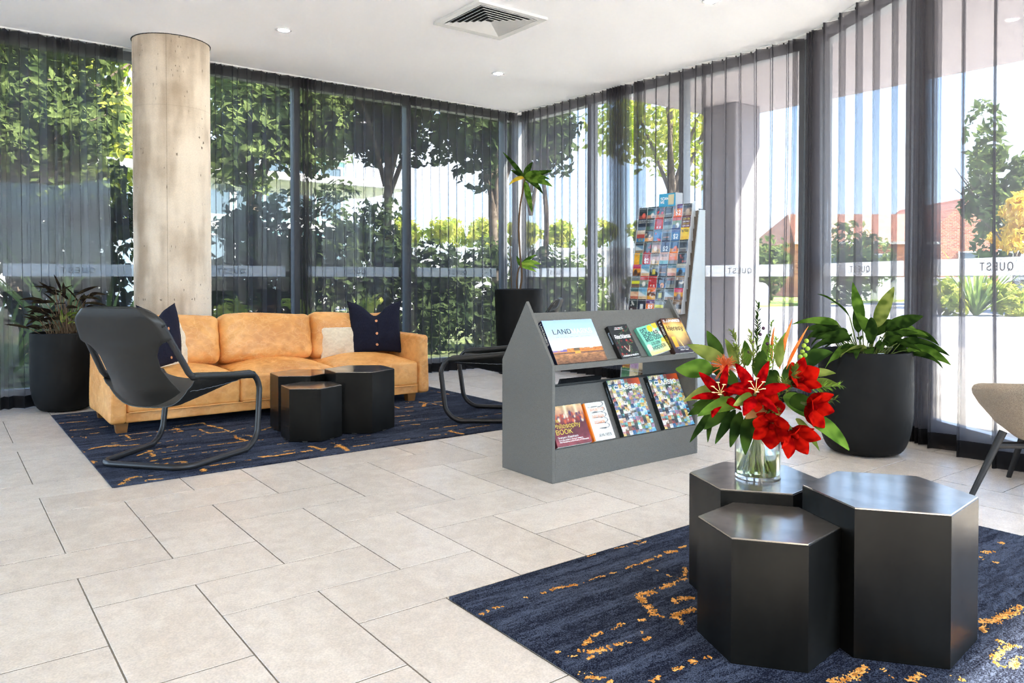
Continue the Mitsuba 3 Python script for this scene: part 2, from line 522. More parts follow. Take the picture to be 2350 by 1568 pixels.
fk = structure('floor', prism(FOOT, -.12, -.0012), 'm_grout', 'lobby floor of pale beige stone tiles in a herringbone')
scene['floor'] = scene[fk]

# herringbone of 300 x 600 tiles: a joint line lies at every .3 m, each tile a mesh of its own
U0, V0, S = .370, 2.974, .30


def tile_mesh(x0, x1, y0, y1, dz):
    g, c = .0020, .0014
    return cbox(x0 + g, x1 - g, y0 + g, y1 - g, -.010, dz, c)


def visible(x, y):
    q = np.array([x, y, 0]) - [0, 0, CAM_H]
    c, s = math.cos(YAW), math.sin(YAW)
    X, Fw = c * q[0] - s * q[1], s * q[0] + c * q[1]
    if Fw < .5:
        return False
    px, py = CX + F_PX * X / Fw, 638.8 + F_PX * CAM_H / Fw
    return -120 < px < 2470 and py < 1640


rng = np.random.default_rng(5)
tiles = []
for i in range(-22, 19):
    for m_ in range(-8, 8):
        j = -i + 4 * m_
        tiles.append((U0 + (i - 1) * S, U0 + (i + 1) * S, V0 + j * S, V0 + (j + 1) * S))
        tiles.append((U0 + i * S, U0 + (i + 1) * S, V0 + (j + 1) * S, V0 + (j + 3) * S))


from shapely.geometry import Polygon as _Poly, box as _sbox
foot_poly = _Poly(FOOT).buffer(-.04)
RUG_FAR = _sbox(.664, 4.150, 3.612, 6.60)
RUG_NEAR = _sbox(1.268, -.9, 3.335, 2.055)
near_t, rest_t = [], []
for t_ in tiles:
    q = _sbox(*[t_[0], t_[2], t_[1], t_[3]])
    if not foot_poly.intersects(q):
        continue
    x0, x1, y0, y1 = t_
    inside = foot_poly.contains(q)
    seen = inside and any(visible(a, b) for a in (x0, x1) for b in (y0, y1)) and not RUG_FAR.contains(q) and not RUG_NEAR.contains(q)
    (near_t if seen else rest_t).append((math.hypot((x0 + x1) / 2, (y0 + y1) / 2), t_, q))
near_t.sort(key=lambda a: a[0])
for k_, (d_, t_, q) in enumerate(near_t[:300]):
    add('tile', tile_mesh(*t_, float(rng.uniform(-.0004, .0004))), 'm_tile%d' % rng.integers(3), 'floor')
field = []
for d_, t_, q in near_t[300:] + rest_t:
    q = q.intersection(foot_poly)
    if q.area > .002 and q.geom_type == 'Polygon':
        p_ = np.array(q.exterior.coords)[:-1]
        ctr = p_.mean(0)
        p_ = ctr + (p_ - ctr) * (1 - .0032 / np.maximum(np.linalg.norm(p_ - ctr, axis=1, keepdims=True), .05))
        field.append(trimesh.convex.convex_hull(np.vstack([np.c_[p_, np.full(len(p_), -.010)], np.c_[p_, np.full(len(p_), 0.0)]])))
add('tile_field', cat(*field), 'm_tile1', 'floor', kind='stuff')

# concrete column
structure('column', lathe([(0, 0), (.290, 0), (.290, CEIL - .004), (0, CEIL - .004)], 96), 'm_concrete', 'round raw concrete column behind the tan sofa', smooth=40)
scene['column']['to_world'] = T().translate([1.55, 6.80, 0])
structure('trim_1', lathe([(.2915, CEIL - .004), (.2975, CEIL - .004), (.2975, CEIL), (.2915, CEIL)], 96), 'm_dark', 'dark shadow gap around the top of the concrete column')
scene['trim_1']['to_world'] = T().translate([1.55, 6.80, 0])

# ---- downlights
for x, y in [(2.145, 5.872), (4.179, 5.877), (4.252, 3.44)]:
    lab = {(2.145, 5.872): 'round recessed ceiling downlight above the tan sofa', (4.179, 5.877): 'round recessed ceiling downlight above the tall planter near the corner',
           (4.252, 3.44): 'round recessed ceiling downlight cut by the upper edge of the view'}.get((x, y), 'round recessed ceiling downlight behind the viewer')
    d_ = thing('downlight', lab, 'ceiling light', None if 'behind' not in lab else 'downlights out of view')
    ring = lathe([(.044, CEIL - .001), (.060, CEIL - .001), (.062, CEIL - .005), (.056, CEIL - .008), (.044, CEIL - .006), (.044, CEIL - .001)], 40)
    add('trim_ring', move(ring, x, y), 'm_white', d_, smooth=40)
    a = np.arange(28) / 28 * 2 * np.pi
    v = np.vstack([[[x, y, CEIL - .004]], np.c_[x + .043 * np.cos(a), y + .043 * np.sin(a), np.full(28, CEIL - .004)]])
    f = [[0, 1 + (i + 1) % 28, 1 + i] for i in range(28)]
    k_ = add('lens', tm(v, np.array(f)), 'm_white', d_)
    scene[k_]['emitter'] = {'type': 'area', 'radiance': {'type': 'rgb', 'value': [LAMP * 1.0, LAMP * .97, LAMP * .92]}}

# ---- square air diffuser
vt = thing('air_diffuser', 'square white louvred air conditioning diffuser in the ceiling', 'air vent')
vx0, vx1, vy0, vy1, vz = 2.965, 3.575, 4.395, 5.005, CEIL - .022


def frame_mesh(x0, x1, y0, y1, w, z0, z1, zi=None):
    """A mitred square ring: outer rectangle at z1 (or z0), inner rectangle lower or higher."""
    zi = z0 if zi is None else zi
    o = [(x0, y0), (x1, y0), (x1, y1), (x0, y1)]
    n = [(x0 + w, y0 + w), (x1 - w, y0 + w), (x1 - w, y1 - w), (x0 + w, y1 - w)]
    v = [(*p, z1) for p in o] + [(*p, z0) for p in o] + [(*p, zi) for p in n] + [(*p, z1) for p in n]
    f = []
    for i in range(4):
        j = (i + 1) % 4
        f += [[i, 4 + i, 4 + j, j][::-1], [4 + i, 8 + i, 8 + j, 4 + j][::-1], [8 + i, 12 + i, 12 + j, 8 + j][::-1], [12 + i, i, j, 12 + j][::-1]]
    return tm(v, np.array(f))


add('frame', frame_mesh(vx0, vx1, vy0, vy1, .052, vz, CEIL - .001, vz + .004), 'm_vent', vt)
add('plenum', box(vx0 + .05, vx1 - .05, vy0 + .05, vy1 - .05, CEIL - .006, CEIL - .002), 'm_dark', vt)
for i in range(6):
    e = .062 + i * .038
    # every blade: a sloped ring, lower at its outer edge
    x0, x1, y0, y1 = vx0 + e, vx1 - e, vy0 + e, vy1 - e
    w = .027
    zo, zi = vz + .001, CEIL - .004
    o = [(x0, y0), (x1, y0), (x1, y1), (x0, y1)]
    n_ = [(x0 + w, y0 + w), (x1 - w, y0 + w), (x1 - w, y1 - w), (x0 + w, y1 - w)] if x1 - x0 > 2.2 * w else [((x0 + x1) / 2, (y0 + y1) / 2)] * 4
    v = [(*p, zo) for p in o] + [(*p, zi) for p in n_] + [(*p, zo + .004) for p in o] + [(*p, zi + .0015) for p in n_]
    f = []
    for a_ in range(4):
        b_ = (a_ + 1) % 4
        f += [[a_, 4 + a_, 4 + b_, b_][::-1], [8 + a_, 8 + b_, 12 + b_, 12 + a_][::-1], [a_, b_, 8 + b_, 8 + a_][::-1]]
    add('louvre', tm(v, np.array(f)), 'm_vent', vt)

# ---------------------------------------------------------------- windows


def seg_frame(p0, p1):
    p0, p1 = np.array(p0, float), np.array(p1, float)
    d = (p1 - p0) / np.linalg.norm(p1 - p0)
    nrm = np.array([d[1], -d[0]])           # towards the outside when the wall runs clockwise seen from above
    return p0, d, np.linalg.norm(p1 - p0), nrm


def wall_box(p0, d, nrm, s0, s1, o0, o1, z0, z1):
    m = box(s0, s1, o0, o1, z0, z1)
    return place(m, [p0[0], p0[1], 0], [d[0], d[1], 0], [nrm[0], nrm[1], 0], [0, 0, 1])


def window_run(p0, p1, stops, side, name_of, sill=.085, head=2.86, flip=-1):
    """A glazed front from p0 to p1 (inside on the left of travel is irrelevant; side = +1/-1 puts the outside along nrm)."""
    p0, d, L, nrm = seg_frame(p0, p1)
    nrm = nrm * side
    for a, b in zip(stops[:-1], stops[1:]):
        w = structure('window_%d' % (sum(1 for k_ in _count if k_.startswith('window_') and '__' not in k_) + 1), label=name_of)
        labels[w]['kind'] = 'structure'
        fm = 'm_alu'
        add('frame_post', wall_box(p0, d, nrm, a, a + .028, -.05, .05, sill, head), fm, w)
        add('frame_post', wall_box(p0, d, nrm, b - .028, b, -.05, .05, sill, head), fm, w)
        add('frame_rail', wall_box(p0, d, nrm, a, b, -.05, .05, head, CEIL), fm, w)
        add('frame_rail', wall_box(p0, d, nrm, a + .028, b - .028, -.03, .03, sill, sill + .05), 'm_alu_light', w)
        add('sill', wall_box(p0, d, nrm, a, b, -.055, .055, -.002, sill), fm, w)
        v = [[p0[0] + d[0] * s_, p0[1] + d[1] * s_, z] for s_, z in ((a + .028, sill + .05), (b - .028, sill + .05), (b - .028, head), (a + .028, head))]
        add('pane', tm(v, np.array([[0, 1, 2, 3]])), 'm_pane', w)
        # frosted safety band with the name of the house, written to be read from outside
        o = -.004
        q = lambda s_, z, oo=o: [p0[0] + d[0] * s_ + nrm[0] * oo, p0[1] + d[1] * s_ + nrm[1] * oo, z]
        add('frosted_band', tm([q(a + .10, 1.030), q(b - .10, 1.030), q(b - .10, 1.132), q(a + .10, 1.132)], np.array([[0, 1, 2, 3]])), 'm_film', w)
        t_ = [text(c_, .046, .001) for c_ in 'QUEST']
        x = 0
        parts_ = []
        for m_ in t_:
            m_ = m_.copy()
            m_.vertices += [x, 0, 0]
            x = m_.bounds[1][0] + .018
            parts_.append(m_)
        t_ = cat(*parts_)
        wd = t_.bounds[1][0]
        # outside reading direction: to the right for someone looking against nrm
        ex = np.array([-d[0], -d[1], 0.0]) if side * flip > 0 else np.array([d[0], d[1], 0.0])
        mid = (a + b) / 2
        org = np.array(q(mid, 1.058, -.008)) - ex * wd / 2
        add('lettering', place(t_, org, ex, [0, 0, 1], [nrm[0], nrm[1], 0]), 'm_decaltext', w)


WIN_A = (-2.12, 7.30)
window_run(WIN_A, (5.50, 7.30), [0, 1.22, 2.44, 3.67, 4.89, 6.11, 7.38, 7.60], -1, 'tall fixed window onto the garden, grey frame and frosted band')
window_run((5.52, 7.30), tuple(CORNER_B), [0.0, 1.24, 2.49, 3.74, 3.85], -1, 'tall fixed window onto the street, grey frame and frosted band')
window_run(tuple(CORNER_B), tuple(END_B), [0.0, 1.20, 2.62, 3.95, 5.28], -1, 'tall fixed window beside the round planter, grey frame and frosted band')
structure('trim_2', prism([CORNER_B + p_ for p_ in np.array([(-.07, -.06), (.06, -.09), (.09, .05), (-.06, .08)])], 0, CEIL), 'm_alu', 'dark grey aluminium post where the two street windows meet')
structure('trim_3', box(5.44, 5.56, 7.24, 7.36, 0, CEIL), 'm_alu', 'grey aluminium post in the corner of the room')

# ---------------------------------------------------------------- curtains
TRACK_A = [(-2.2, 7.13), (5.345, 7.13)]
TRACK_B = [(5.345, 7.08), (5.36, 6.9), (5.45, 3.60), (5.40, 3.36), tuple(np.array([5.40, 3.36]) + B_DIR * 5.2)]


def along(path, s):
    P = np.asarray(path, float)
    L = np.r_[0, np.cumsum(np.linalg.norm(np.diff(P, axis=0), axis=1))]
    x, y = np.interp(s, L, P[:, 0]), np.interp(s, L, P[:, 1])
    e = .06
    dx, dy = np.interp(s + e, L, P[:, 0]) - np.interp(s - e, L, P[:, 0]), np.interp(s + e, L, P[:, 1]) - np.interp(s - e, L, P[:, 1])
    n = np.hypot(dx, dy) + 1e-9
    return np.stack([x, y], -1), np.stack([dx / n, dy / n], -1)


def curtain(path, s0, s1, label, pitch=.112, amp=.040, bunch=(), seed=0, flare0=0.0, flare1=0.0, z0=.006, group=None):
    r = np.random.default_rng(seed)
    key_ = thing('curtain', label, 'curtain', group)
    s = np.linspace(s0, s1, 4000)
    pt = np.full_like(s, pitch) * (1 + .16 * (meshkit.noise(np.stack([s * 3.1, s * 0 + seed, s * 0], -1)) - .5))
    am = np.full_like(s, amp)
    for c, w, p2, a2 in bunch:
        g = np.exp(-((s - c) / w) ** 4)
        pt = pt * (1 - g) + p2 * g
        am = am * (1 - g) + a2 * g
    ph = np.r_[0, np.cumsum(.5 * (1 / pt[1:] + 1 / pt[:-1]) * np.diff(s))] * 2 * np.pi
    n = max(8, int(ph[-1] / (2 * np.pi) * 18))
    S_ = np.interp(np.linspace(0, ph[-1], n), ph, s)
    PH = np.linspace(0, ph[-1], n)
    A = np.interp(S_, s, am)
    PT = np.interp(S_, s, pt)

    def sheet(za, zb, nz, off, wide=1.0):
        zs = np.linspace(za, zb, nz)
        Z, I = np.meshgrid(zs, np.arange(n), indexing='ij')
        t = 1 - Z / CEIL
        s_ = S_[I]
        # folds wander, widen and merge on the way down
        q = np.stack([s_ * 5 + seed, Z * .55, Z * 0 + 1], -1)
        drift = (meshkit.noise(q, seed) - .5) * 1.0 * t ** 1.2
        q2 = np.stack([s_ * 1.6 + seed, Z * .4, Z * 0 + 5], -1)
        drift2 = (meshkit.noise(q2, seed + 1) - .5) * 1.6 * t
        a = A[I] * (1 + .35 * t * (meshkit.noise(np.stack([s_ * 8, Z * .5, Z * 0], -1), seed + 2) * 2 - .6))
        ph_ = PH[I] + drift + drift2
        e0 = np.clip(1 - (s_ - s0) / .35, 0, 1)
        e1 = np.clip(1 - (s1 - s_) / .35, 0, 1)
        ss = s_ + PT[I] * .12 * np.sin(2 * ph_) - flare0 * e0 * t ** 1.5 + flare1 * e1 * t ** 1.5
        C, D = along(path, ss)
        w = a * np.sin(ph_) * wide + off
        N = np.stack([-D[..., 1], D[..., 0]], -1)
        X = C + N * w[..., None]
        V = np.concatenate([X, Z[..., None]], -1).reshape(-1, 3)
        f = []
        ii, jj = np.meshgrid(np.arange(nz - 1), np.arange(n - 1), indexing='ij')
        ii, jj = ii.ravel(), jj.ravel()
        return tm(V, np.stack([ii * n + jj, ii * n + jj + 1, (ii + 1) * n + jj + 1, (ii + 1) * n + jj], 1))

    add('drape', sheet(z0 + .095, CEIL - .105, 16, 0), 'm_sheer', key_, smooth=True)
    add('heading', sheet(CEIL - .105, CEIL - .016, 2, 0), 'm_heading', key_, smooth=True)
    add('hem', sheet(z0, z0 + .095, 2, 0), 'm_hem', key_, smooth=True)
    ks = [i for i in range(1, n - 1) if math.sin(PH[i]) >= math.sin(PH[i - 1]) and math.sin(PH[i]) > math.sin(PH[i + 1])]
    if len(ks) > 2:
        gl = []
        for i in ks:
            C, D = along(path, S_[i])
            gl.append(move(box(-.004, .004, -.004, .004, CEIL - .026, CEIL - .008), C[0], C[1]))
        k_ = add('gliders', cat(*gl), 'm_black', key_, kind='stuff')


def track(path, label):
    P = smooth_path([(*p, 0) for p in path], 1) if len(path) < 3 else np.array([(*p, 0) for p in path])
    m = []
    for a, b in zip(P[:-1], P[1:]):
        p0, d, L, nrm = seg_frame(a[:2], b[:2])
        m.append(wall_box(p0, d, nrm, 0, L + .004, -.019, .019, CEIL - .013, CEIL - .001))
    single('curtain_track', cat(*m), 'm_white', label, 'curtain rail')


track(TRACK_A, 'white ceiling rail carrying the dark curtains on the garden side')
track(TRACK_B, 'white ceiling rail carrying the sheer curtains along the street windows')
# on the garden side s = x + 2.2
curtain(TRACK_A, 0.2, 3.44, 'sheer black curtain left of the concrete column', .118, .040, [(3.36, .10, .040, .045), (3.02, .10, .05, .05), (2.62, .05, .05, .05)], 3, flare1=.10)
curtain(TRACK_A, 3.98, 5.02, 'sheer black curtain between the concrete column and the dark gathered folds behind the sofa', .125, .042, [(4.20, .05, .05, .05), (4.985, .06, .034, .05)], 8, flare1=.03)
curtain(TRACK_A, 4.98, 7.53, 'sheer black curtain behind the sofa ending in the corner of the room', .110, .040, [(5.06, .08, .036, .05), (6.19, .035, .05, .05), (7.47, .07, .04, .045)], 11, flare0=.03)
curtain(TRACK_B, .03, 1.72, 'sheer grey curtain beside the tall thin plant in the corner', .125, .040, [(.12, .10, .05, .045), (1.55, .16, .036, .055)], 17, flare1=.04)
curtain(TRACK_B, 1.76, 3.58, 'sheer grey curtain behind the brochure stand', .150, .048, [(1.84, .06, .04, .05), (2.62, .05, .06, .05), (3.53, .035, .04, .04)], 23, flare1=-.06)
curtain(TRACK_B, 3.66, 5.02, 'sheer grey curtain behind the round planter with the broad leaves', .205, .060, [(3.73, .08, .036, .055), (4.98, .05, .04, .05)], 29)
curtain(TRACK_B, 5.00, 6.7, 'sheer grey curtain behind the beige tub chair', .230, .062, [(5.06, .07, .036, .055)], 31)

# ---------------------------------------------------------------- rugs
STROKES_NEAR = [(0.03, [(1.273, 1.891), (1.308, 1.899)]), (0.016, [(1.328, 1.898), (1.363, 1.892)]), (0.01, [(1.381, 1.899), (1.426, 1.9)]), (0.01, [(1.45, 1.902), (1.477, 1.895)]), (0.016, [(1.499, 1.9), (1.53, 1.889)]), (0.016, [(1.551, 1.893), (1.577, 1.896), (1.651, 1.876)]), (0.01, [(1.672, 1.875), (1.713, 1.874), (1.744, 1.88), (1.777, 1.873)]), (0.016, [(1.799, 1.876), (1.855, 1.877), (1.913, 1.879), (1.979, 1.882), (2.03, 1.885), (2.066, 1.885)]), (0.03, [(2.094, 1.893), (2.148, 1.881)]), (0.016, [(2.174, 1.898), (2.217, 1.896)]), (0.03, [(2.074, 2.032), (2.156, 2.032)]), (0.01, [(1.978, 2.044), (2.036, 2.03)]), (0.01, [(1.845, 2.044), (1.891, 2.044)]), (0.01, [(1.772, 2.058), (1.797, 2.057)]), (0.016, [(1.94, 1.851), (1.95, 1.83)]), (0.01, [(1.945, 1.801), (1.953, 1.787)]), (0.01, [(1.946, 1.754), (1.941, 1.727)]), (0.03, [(1.975, 1.694), (1.951, 1.693)]), (0.016, [(1.951, 1.693), (1.905, 1.687)]), (0.03, [(1.905, 1.687), (1.857, 1.689), (1.8, 1.676), (1.777, 1.694), (1.746, 1.695)]), (0.03, [(1.746, 1.695), (1.729, 1.654), (1.703, 1.6), (1.679, 1.559)]), (0.016, [(1.777, 1.694), (1.769, 1.667)]), (0.03, [(1.87, 1.566), (1.847, 1.589), (1.803, 1.601)]), (0.016, [(1.803, 1.601), (1.797, 1.559)]), (0.03, [(1.811, 1.516), (1.765, 1.522), (1.722, 1.525)]), (0.03, [(1.722, 1.525), (1.706, 1.48)]), (0.016, [(1.706, 1.48), (1.705, 1.457)]), (0.016, [(1.684, 1.545), (1.698, 1.535), (1.714, 1.531)]), (0.016, [(1.638, 1.557), (1.618, 1.57)]), (0.03, [(1.595, 1.59), (1.55, 1.588), (1.514, 1.583)]), (0.01, [(1.514, 1.583), (1.484, 1.58)]), (0.016, [(1.484, 1.58), (1.449, 1.576), (1.411, 1.563), (1.386, 1.553)]), (0.016, [(1.411, 1.563), (1.427, 1.554)]), (0.016, [(1.371, 1.565), (1.336, 1.567), (1.304, 1.568)]), (0.01, [(1.582, 1.54), (1.59, 1.534)]), (0.016, [(1.569, 1.514), (1.577, 1.49), (1.559, 1.469), (1.541, 1.478)]), (0.01, [(1.505, 1.481), (1.494, 1.494)]), (0.016, [(1.484, 1.493), (1.457, 1.501)]), (0.03, [(1.441, 1.498), (1.431, 1.501)]), (0.03, [(1.422, 1.5), (1.401, 1.505), (1.38, 1.509)]), (0.016, [(1.38, 1.509), (1.354, 1.541)]), (0.016, [(1.373, 1.511), (1.367, 1.491), (1.345, 1.489)]), (0.01, [(1.301, 1.535), (1.34, 1.52)]), (0.01, [(1.261, 1.59), (1.266, 1.57), (1.264, 1.533)]), (0.03, [(1.259, 1.442), (1.292, 1.43), (1.302, 1.398), (1.319, 1.367)]), (0.016, [(1.613, 1.299), (1.591, 1.301)]), (0.03, [(1.567, 1.304), (1.546, 1.313)]), (0.016, [(1.518, 1.308), (1.479, 1.309)]), (0.016, [(1.435, 1.312), (1.396, 1.307)]), (0.016, [(2.044, 1.756), (1.972, 1.696)]), (0.03, [(3.188, 1.175), (3.173, 1.187)]), (0.03, [(3.065, 1.168), (3.013, 1.175)]), (0.016, [(2.966, 1.167), (2.937, 1.157)]), (0.016, [(2.944, 1.121), (2.95, 1.079)]), (0.01, [(2.945, 1.053), (2.943, 1.036)]), (0.035, [(2.617, 0.909), (2.53, 0.914), (2.427, 0.925), (2.407, 0.945)]), (0.03, [(2.407, 0.945), (2.353, 0.925)]), (0.016, [(2.353, 0.925), (2.341, 0.903)]), (0.016, [(2.315, 0.872), (2.311, 0.834), (2.321, 0.808)]), (0.032, [(2.304, 0.832), (2.232, 0.83), (2.193, 0.833)]), (0.016, [(2.193, 0.833), (2.167, 0.813), (2.168, 0.792)]), (0.035, [(2.263, 0.785), (2.216, 0.788)]), (0.03, [(2.214, 0.789), (2.174, 0.775), (2.192, 0.76)]), (0.03, [(1.893, 1.02), (1.844, 1.012), (1.798, 1.011), (1.742, 1.036)]), (0.016, [(1.912, 0.986), (1.894, 0.948), (1.887, 0.929)]), (0.028, [(1.967, 0.91), (1.903, 0.916)]), (0.02, [(2.02, 0.859), (2.011, 0.826)])]
STROKES_FAR = [(0.01, [(0.726, 6.512), (0.834, 6.463)]), (0.01, [(0.835, 6.35), (0.906, 6.335)]), (0.016, [(0.665, 6.183), (0.742, 6.178), (0.832, 6.165)]), (0.016, [(0.661, 5.864), (0.769, 5.834), (0.92, 5.856)]), (0.01, [(0.778, 5.649), (0.842, 5.652)]), (0.01, [(0.692, 5.501), (0.748, 5.553)]), (0.01, [(0.721, 5.594), (0.741, 5.501)]), (0.01, [(0.666, 5.598), (0.683, 5.604)]), (0.01, [(0.659, 5.156), (0.672, 5.064)]), (0.03, [(0.698, 5.143), (0.786, 5.176), (0.913, 5.164)]), (0.016, [(0.783, 5.16), (0.903, 5.111), (0.967, 5.104)]), (0.01, [(0.834, 5.244), (0.87, 5.233)]), (0.016, [(0.953, 5.452), (0.959, 5.331)]), (0.01, [(0.914, 5.463), (1.085, 5.47)]), (0.01, [(0.92, 5.267), (0.996, 5.283), (1.084, 5.35)]), (0.016, [(1.105, 5.454), (1.254, 5.464)]), (0.03, [(1.265, 5.542), (1.268, 5.368)]), (0.016, [(1.268, 5.368), (1.219, 5.366)]), (0.01, [(1.098, 5.629), (1.316, 5.569)]), (0.016, [(1.316, 5.569), (1.459, 5.595), (1.455, 5.483)]), (0.03, [(1.466, 5.474), (1.505, 5.311)]), (0.016, [(1.505, 5.311), (1.512, 5.178), (1.39, 5.191), (1.278, 5.159)]), (0.016, [(1.378, 5.41), (1.382, 5.279), (1.39, 5.191)]), (0.016, [(1.001, 5.078), (1.062, 5.102)]), (0.01, [(1.06, 5.067), (1.153, 5.104), (1.367, 5.129)]), (0.01, [(1.558, 5.184), (1.697, 5.249)]), (0.016, [(1.512, 5.136), (1.569, 5.197)]), (0.03, [(1.589, 4.877), (1.574, 4.967)]), (0.016, [(1.574, 4.967), (1.503, 5.022), (1.485, 4.939)]), (0.03, [(1.485, 4.939), (1.511, 4.806)]), (0.016, [(1.511, 4.806), (1.396, 4.804), (1.281, 4.806)]), (0.01, [(1.525, 4.795), (1.603, 4.771)]), (0.01, [(1.013, 4.896), (1.139, 4.917), (1.144, 4.966)]), (0.016, [(0.995, 4.811), (1.041, 4.776)]), (0.01, [(1.074, 4.782), (1.24, 4.803)]), (0.03, [(0.979, 4.889), (0.966, 4.771), (0.971, 4.72)]), (0.016, [(0.971, 4.72), (0.918, 4.685)]), (0.016, [(0.891, 4.783), (0.974, 4.861)]), (0.016, [(0.92, 4.594), (1.031, 4.612)]), (0.01, [(1.056, 4.607), (1.129, 4.627), (1.172, 4.625)]), (0.01, [(1.201, 4.634), (1.379, 4.627)]), (0.016, [(0.656, 4.771), (0.703, 4.764), (0.772, 4.769)]), (0.03, [(0.666, 4.807), (0.662, 4.71)]), (0.01, [(0.715, 4.843), (0.775, 4.812)]), (0.01, [(0.854, 4.463), (0.917, 4.483)]), (0.016, [(0.931, 4.528), (0.956, 4.48)]), (0.016, [(0.956, 4.48), (1.063, 4.483)]), (0.03, [(1.067, 4.479), (1.056, 4.431), (1.038, 4.402), (1.069, 4.322)]), (0.016, [(1.151, 4.286), (1.369, 4.288)]), (0.01, [(1.397, 4.341), (1.529, 4.315)]), (0.016, [(1.423, 4.336), (1.525, 4.287)]), (0.03, [(1.107, 4.252), (1.094, 4.182)]), (0.016, [(0.807, 4.266), (0.866, 4.258)]), (0.03, [(0.801, 4.283), (0.758, 4.268), (0.733, 4.203), (0.678, 4.142)]), (0.016, [(0.894, 4.149), (0.823, 4.181), (0.813, 4.153)]), (0.03, [(1.438, 4.32), (1.539, 4.306), (1.729, 4.307)]), (0.01, [(1.529, 4.379), (1.663, 4.376)]), (0.03, [(1.758, 4.425), (1.779, 4.32), (1.776, 4.253)]), (0.016, [(1.783, 4.299), (1.879, 4.312), (1.921, 4.244)]), (0.03, [(1.908, 4.362), (1.891, 4.163)]), (0.01, [(1.896, 4.427), (1.905, 4.402)]), (0.016, [(1.96, 4.256), (2.061, 4.243)]), (0.01, [(2.079, 4.265), (2.35, 4.226)]), (0.01, [(2.386, 4.237), (2.425, 4.227)]), (0.01, [(2.48, 4.244), (2.59, 4.221)]), (0.016, [(2.582, 4.247), (2.602, 4.128)]), (0.03, [(2.653, 4.299), (2.681, 4.129)]), (0.016, [(2.653, 4.299), (2.856, 4.296)]), (0.016, [(2.592, 4.435), (2.807, 4.427)]), (0.01, [(2.872, 4.306), (2.98, 4.291)]), (0.016, [(2.786, 4.13), (2.854, 4.12)]), (0.01, [(2.072, 4.154), (2.111, 4.138)]), (0.01, [(1.952, 4.478), (2.076, 4.479), (2.19, 4.492)]), (0.01, [(1.586, 4.595), (1.691, 4.587)]), (0.016, [(2.624, 4.993), (2.734, 4.961)]), (0.016, [(2.525, 4.805), (2.672, 4.775)]), (0.01, [(2.487, 4.644), (2.533, 4.641)]), (0.016, [(2.553, 4.648), (2.624, 4.617)]), (0.01, [(2.729, 4.756), (2.852, 4.762)]), (0.01, [(2.875, 4.771), (2.979, 4.769)]), (0.01, [(2.964, 4.701), (2.972, 4.591), (3.183, 4.61), (3.312, 4.619)]), (0.016, [(2.826, 5.378), (2.824, 5.289)]), (0.016, [(2.86, 5.29), (2.941, 5.288)]), (0.01, [(2.955, 5.499), (3.013, 5.486)]), (0.03, [(3.093, 5.457), (3.106, 5.38), (3.005, 5.238)]), (0.016, [(3.106, 5.38), (3.253, 5.365)]), (0.016, [(3.133, 5.327), (3.153, 5.153)]), (0.01, [(3.489, 5.95), (3.49, 5.791)]), (0.016, [(3.479, 5.738), (3.507, 5.663)]), (0.016, [(3.345, 4.972), (3.41, 4.952)]), (0.01, [(2.788, 5.14), (2.855, 5.117)]), (0.016, [(1.69, 5.073), (1.816, 5.178)])]


def rug(x0, x1, y0, y1, h, strokes, label, seed):
    k_ = thing('rug', label, 'rug')
    # the edge of the pile is slightly uneven
    add('pile', cbox(x0, x1, y0, y1, 0.0003, h, .003), 'm_rug', k_)
    r = np.random.default_rng(seed)
    pts = []
    for w, pl in strokes:
        P = np.array(pl)
        for a, b in zip(P[:-1], P[1:]):
            L = np.linalg.norm(b - a)
            n = int(L * w * (52000 if w > .012 else 34000)) + 2
            t = r.uniform(0, 1, n)
            d = (b - a) / (L + 1e-9)
            nn = np.array([-d[1], d[0]])
            o = np.clip(r.normal(0, .36, n), -1, 1) * w * .62
            q = a + d * (t * L)[:, None] + nn * o[:, None]
            dens = meshkit.noise(np.stack([q[:, 0] * 34, q[:, 1] * 60, q[:, 0] * 0 + seed], -1))
            q = q[dens > (.34 if w > .012 else .46)]
            pts.append(q)
    q = np.vstack(pts)
    q = q[(q[:, 0] > x0 + .004) & (q[:, 0] < x1 - .004) & (q[:, 1] > y0 + .004) & (q[:, 1] < y1 - .004)]
    # small loops of yarn, snapped to rows
    q[:, 1] = np.round(q[:, 1] / .0042) * .0042 + r.normal(0, .0006, len(q))
    oc = np.array([[1, 0, 0], [0, 1, 0], [-1, 0, 0], [0, -1, 0], [0, 0, 1.0]])
    ft = np.array([[0, 1, 4], [1, 2, 4], [2, 3, 4], [3, 0, 4]])
    s = np.stack([r.uniform(.0028, .0046, len(q)), r.uniform(.0024, .0034, len(q)), r.uniform(.0018, .0032, len(q))], -1)
    V = oc[None] * s[:, None] + np.c_[q, np.full(len(q), h - .0002)][:, None]
    Fc = ft[None] + (np.arange(len(q)) * 5)[:, None, None]
    add('orange_yarn', tm(V.reshape(-1, 3), Fc.reshape(-1, 3)), 'm_yarn', k_, label='orange yarn lines woven into the pile', kind='stuff', smooth=True)
    return k_


rug(.664, 3.612, 4.150, 6.60, .009, STROKES_FAR, 'navy rug with broken orange lines under the tan leather sofa', 4)
rug(1.268, 3.335, -.9, 2.055, .010, STROKES_NEAR, 'navy rug with orange lines under the hexagonal tables and flower vase', 9)

# ---------------------------------------------------------------- hexagonal tables


def hexagon(x, y, r, deg):
    a = np.radians(deg + 60 * np.arange(6))
    return np.c_[x + r * np.cos(a), y + r * np.sin(a)]


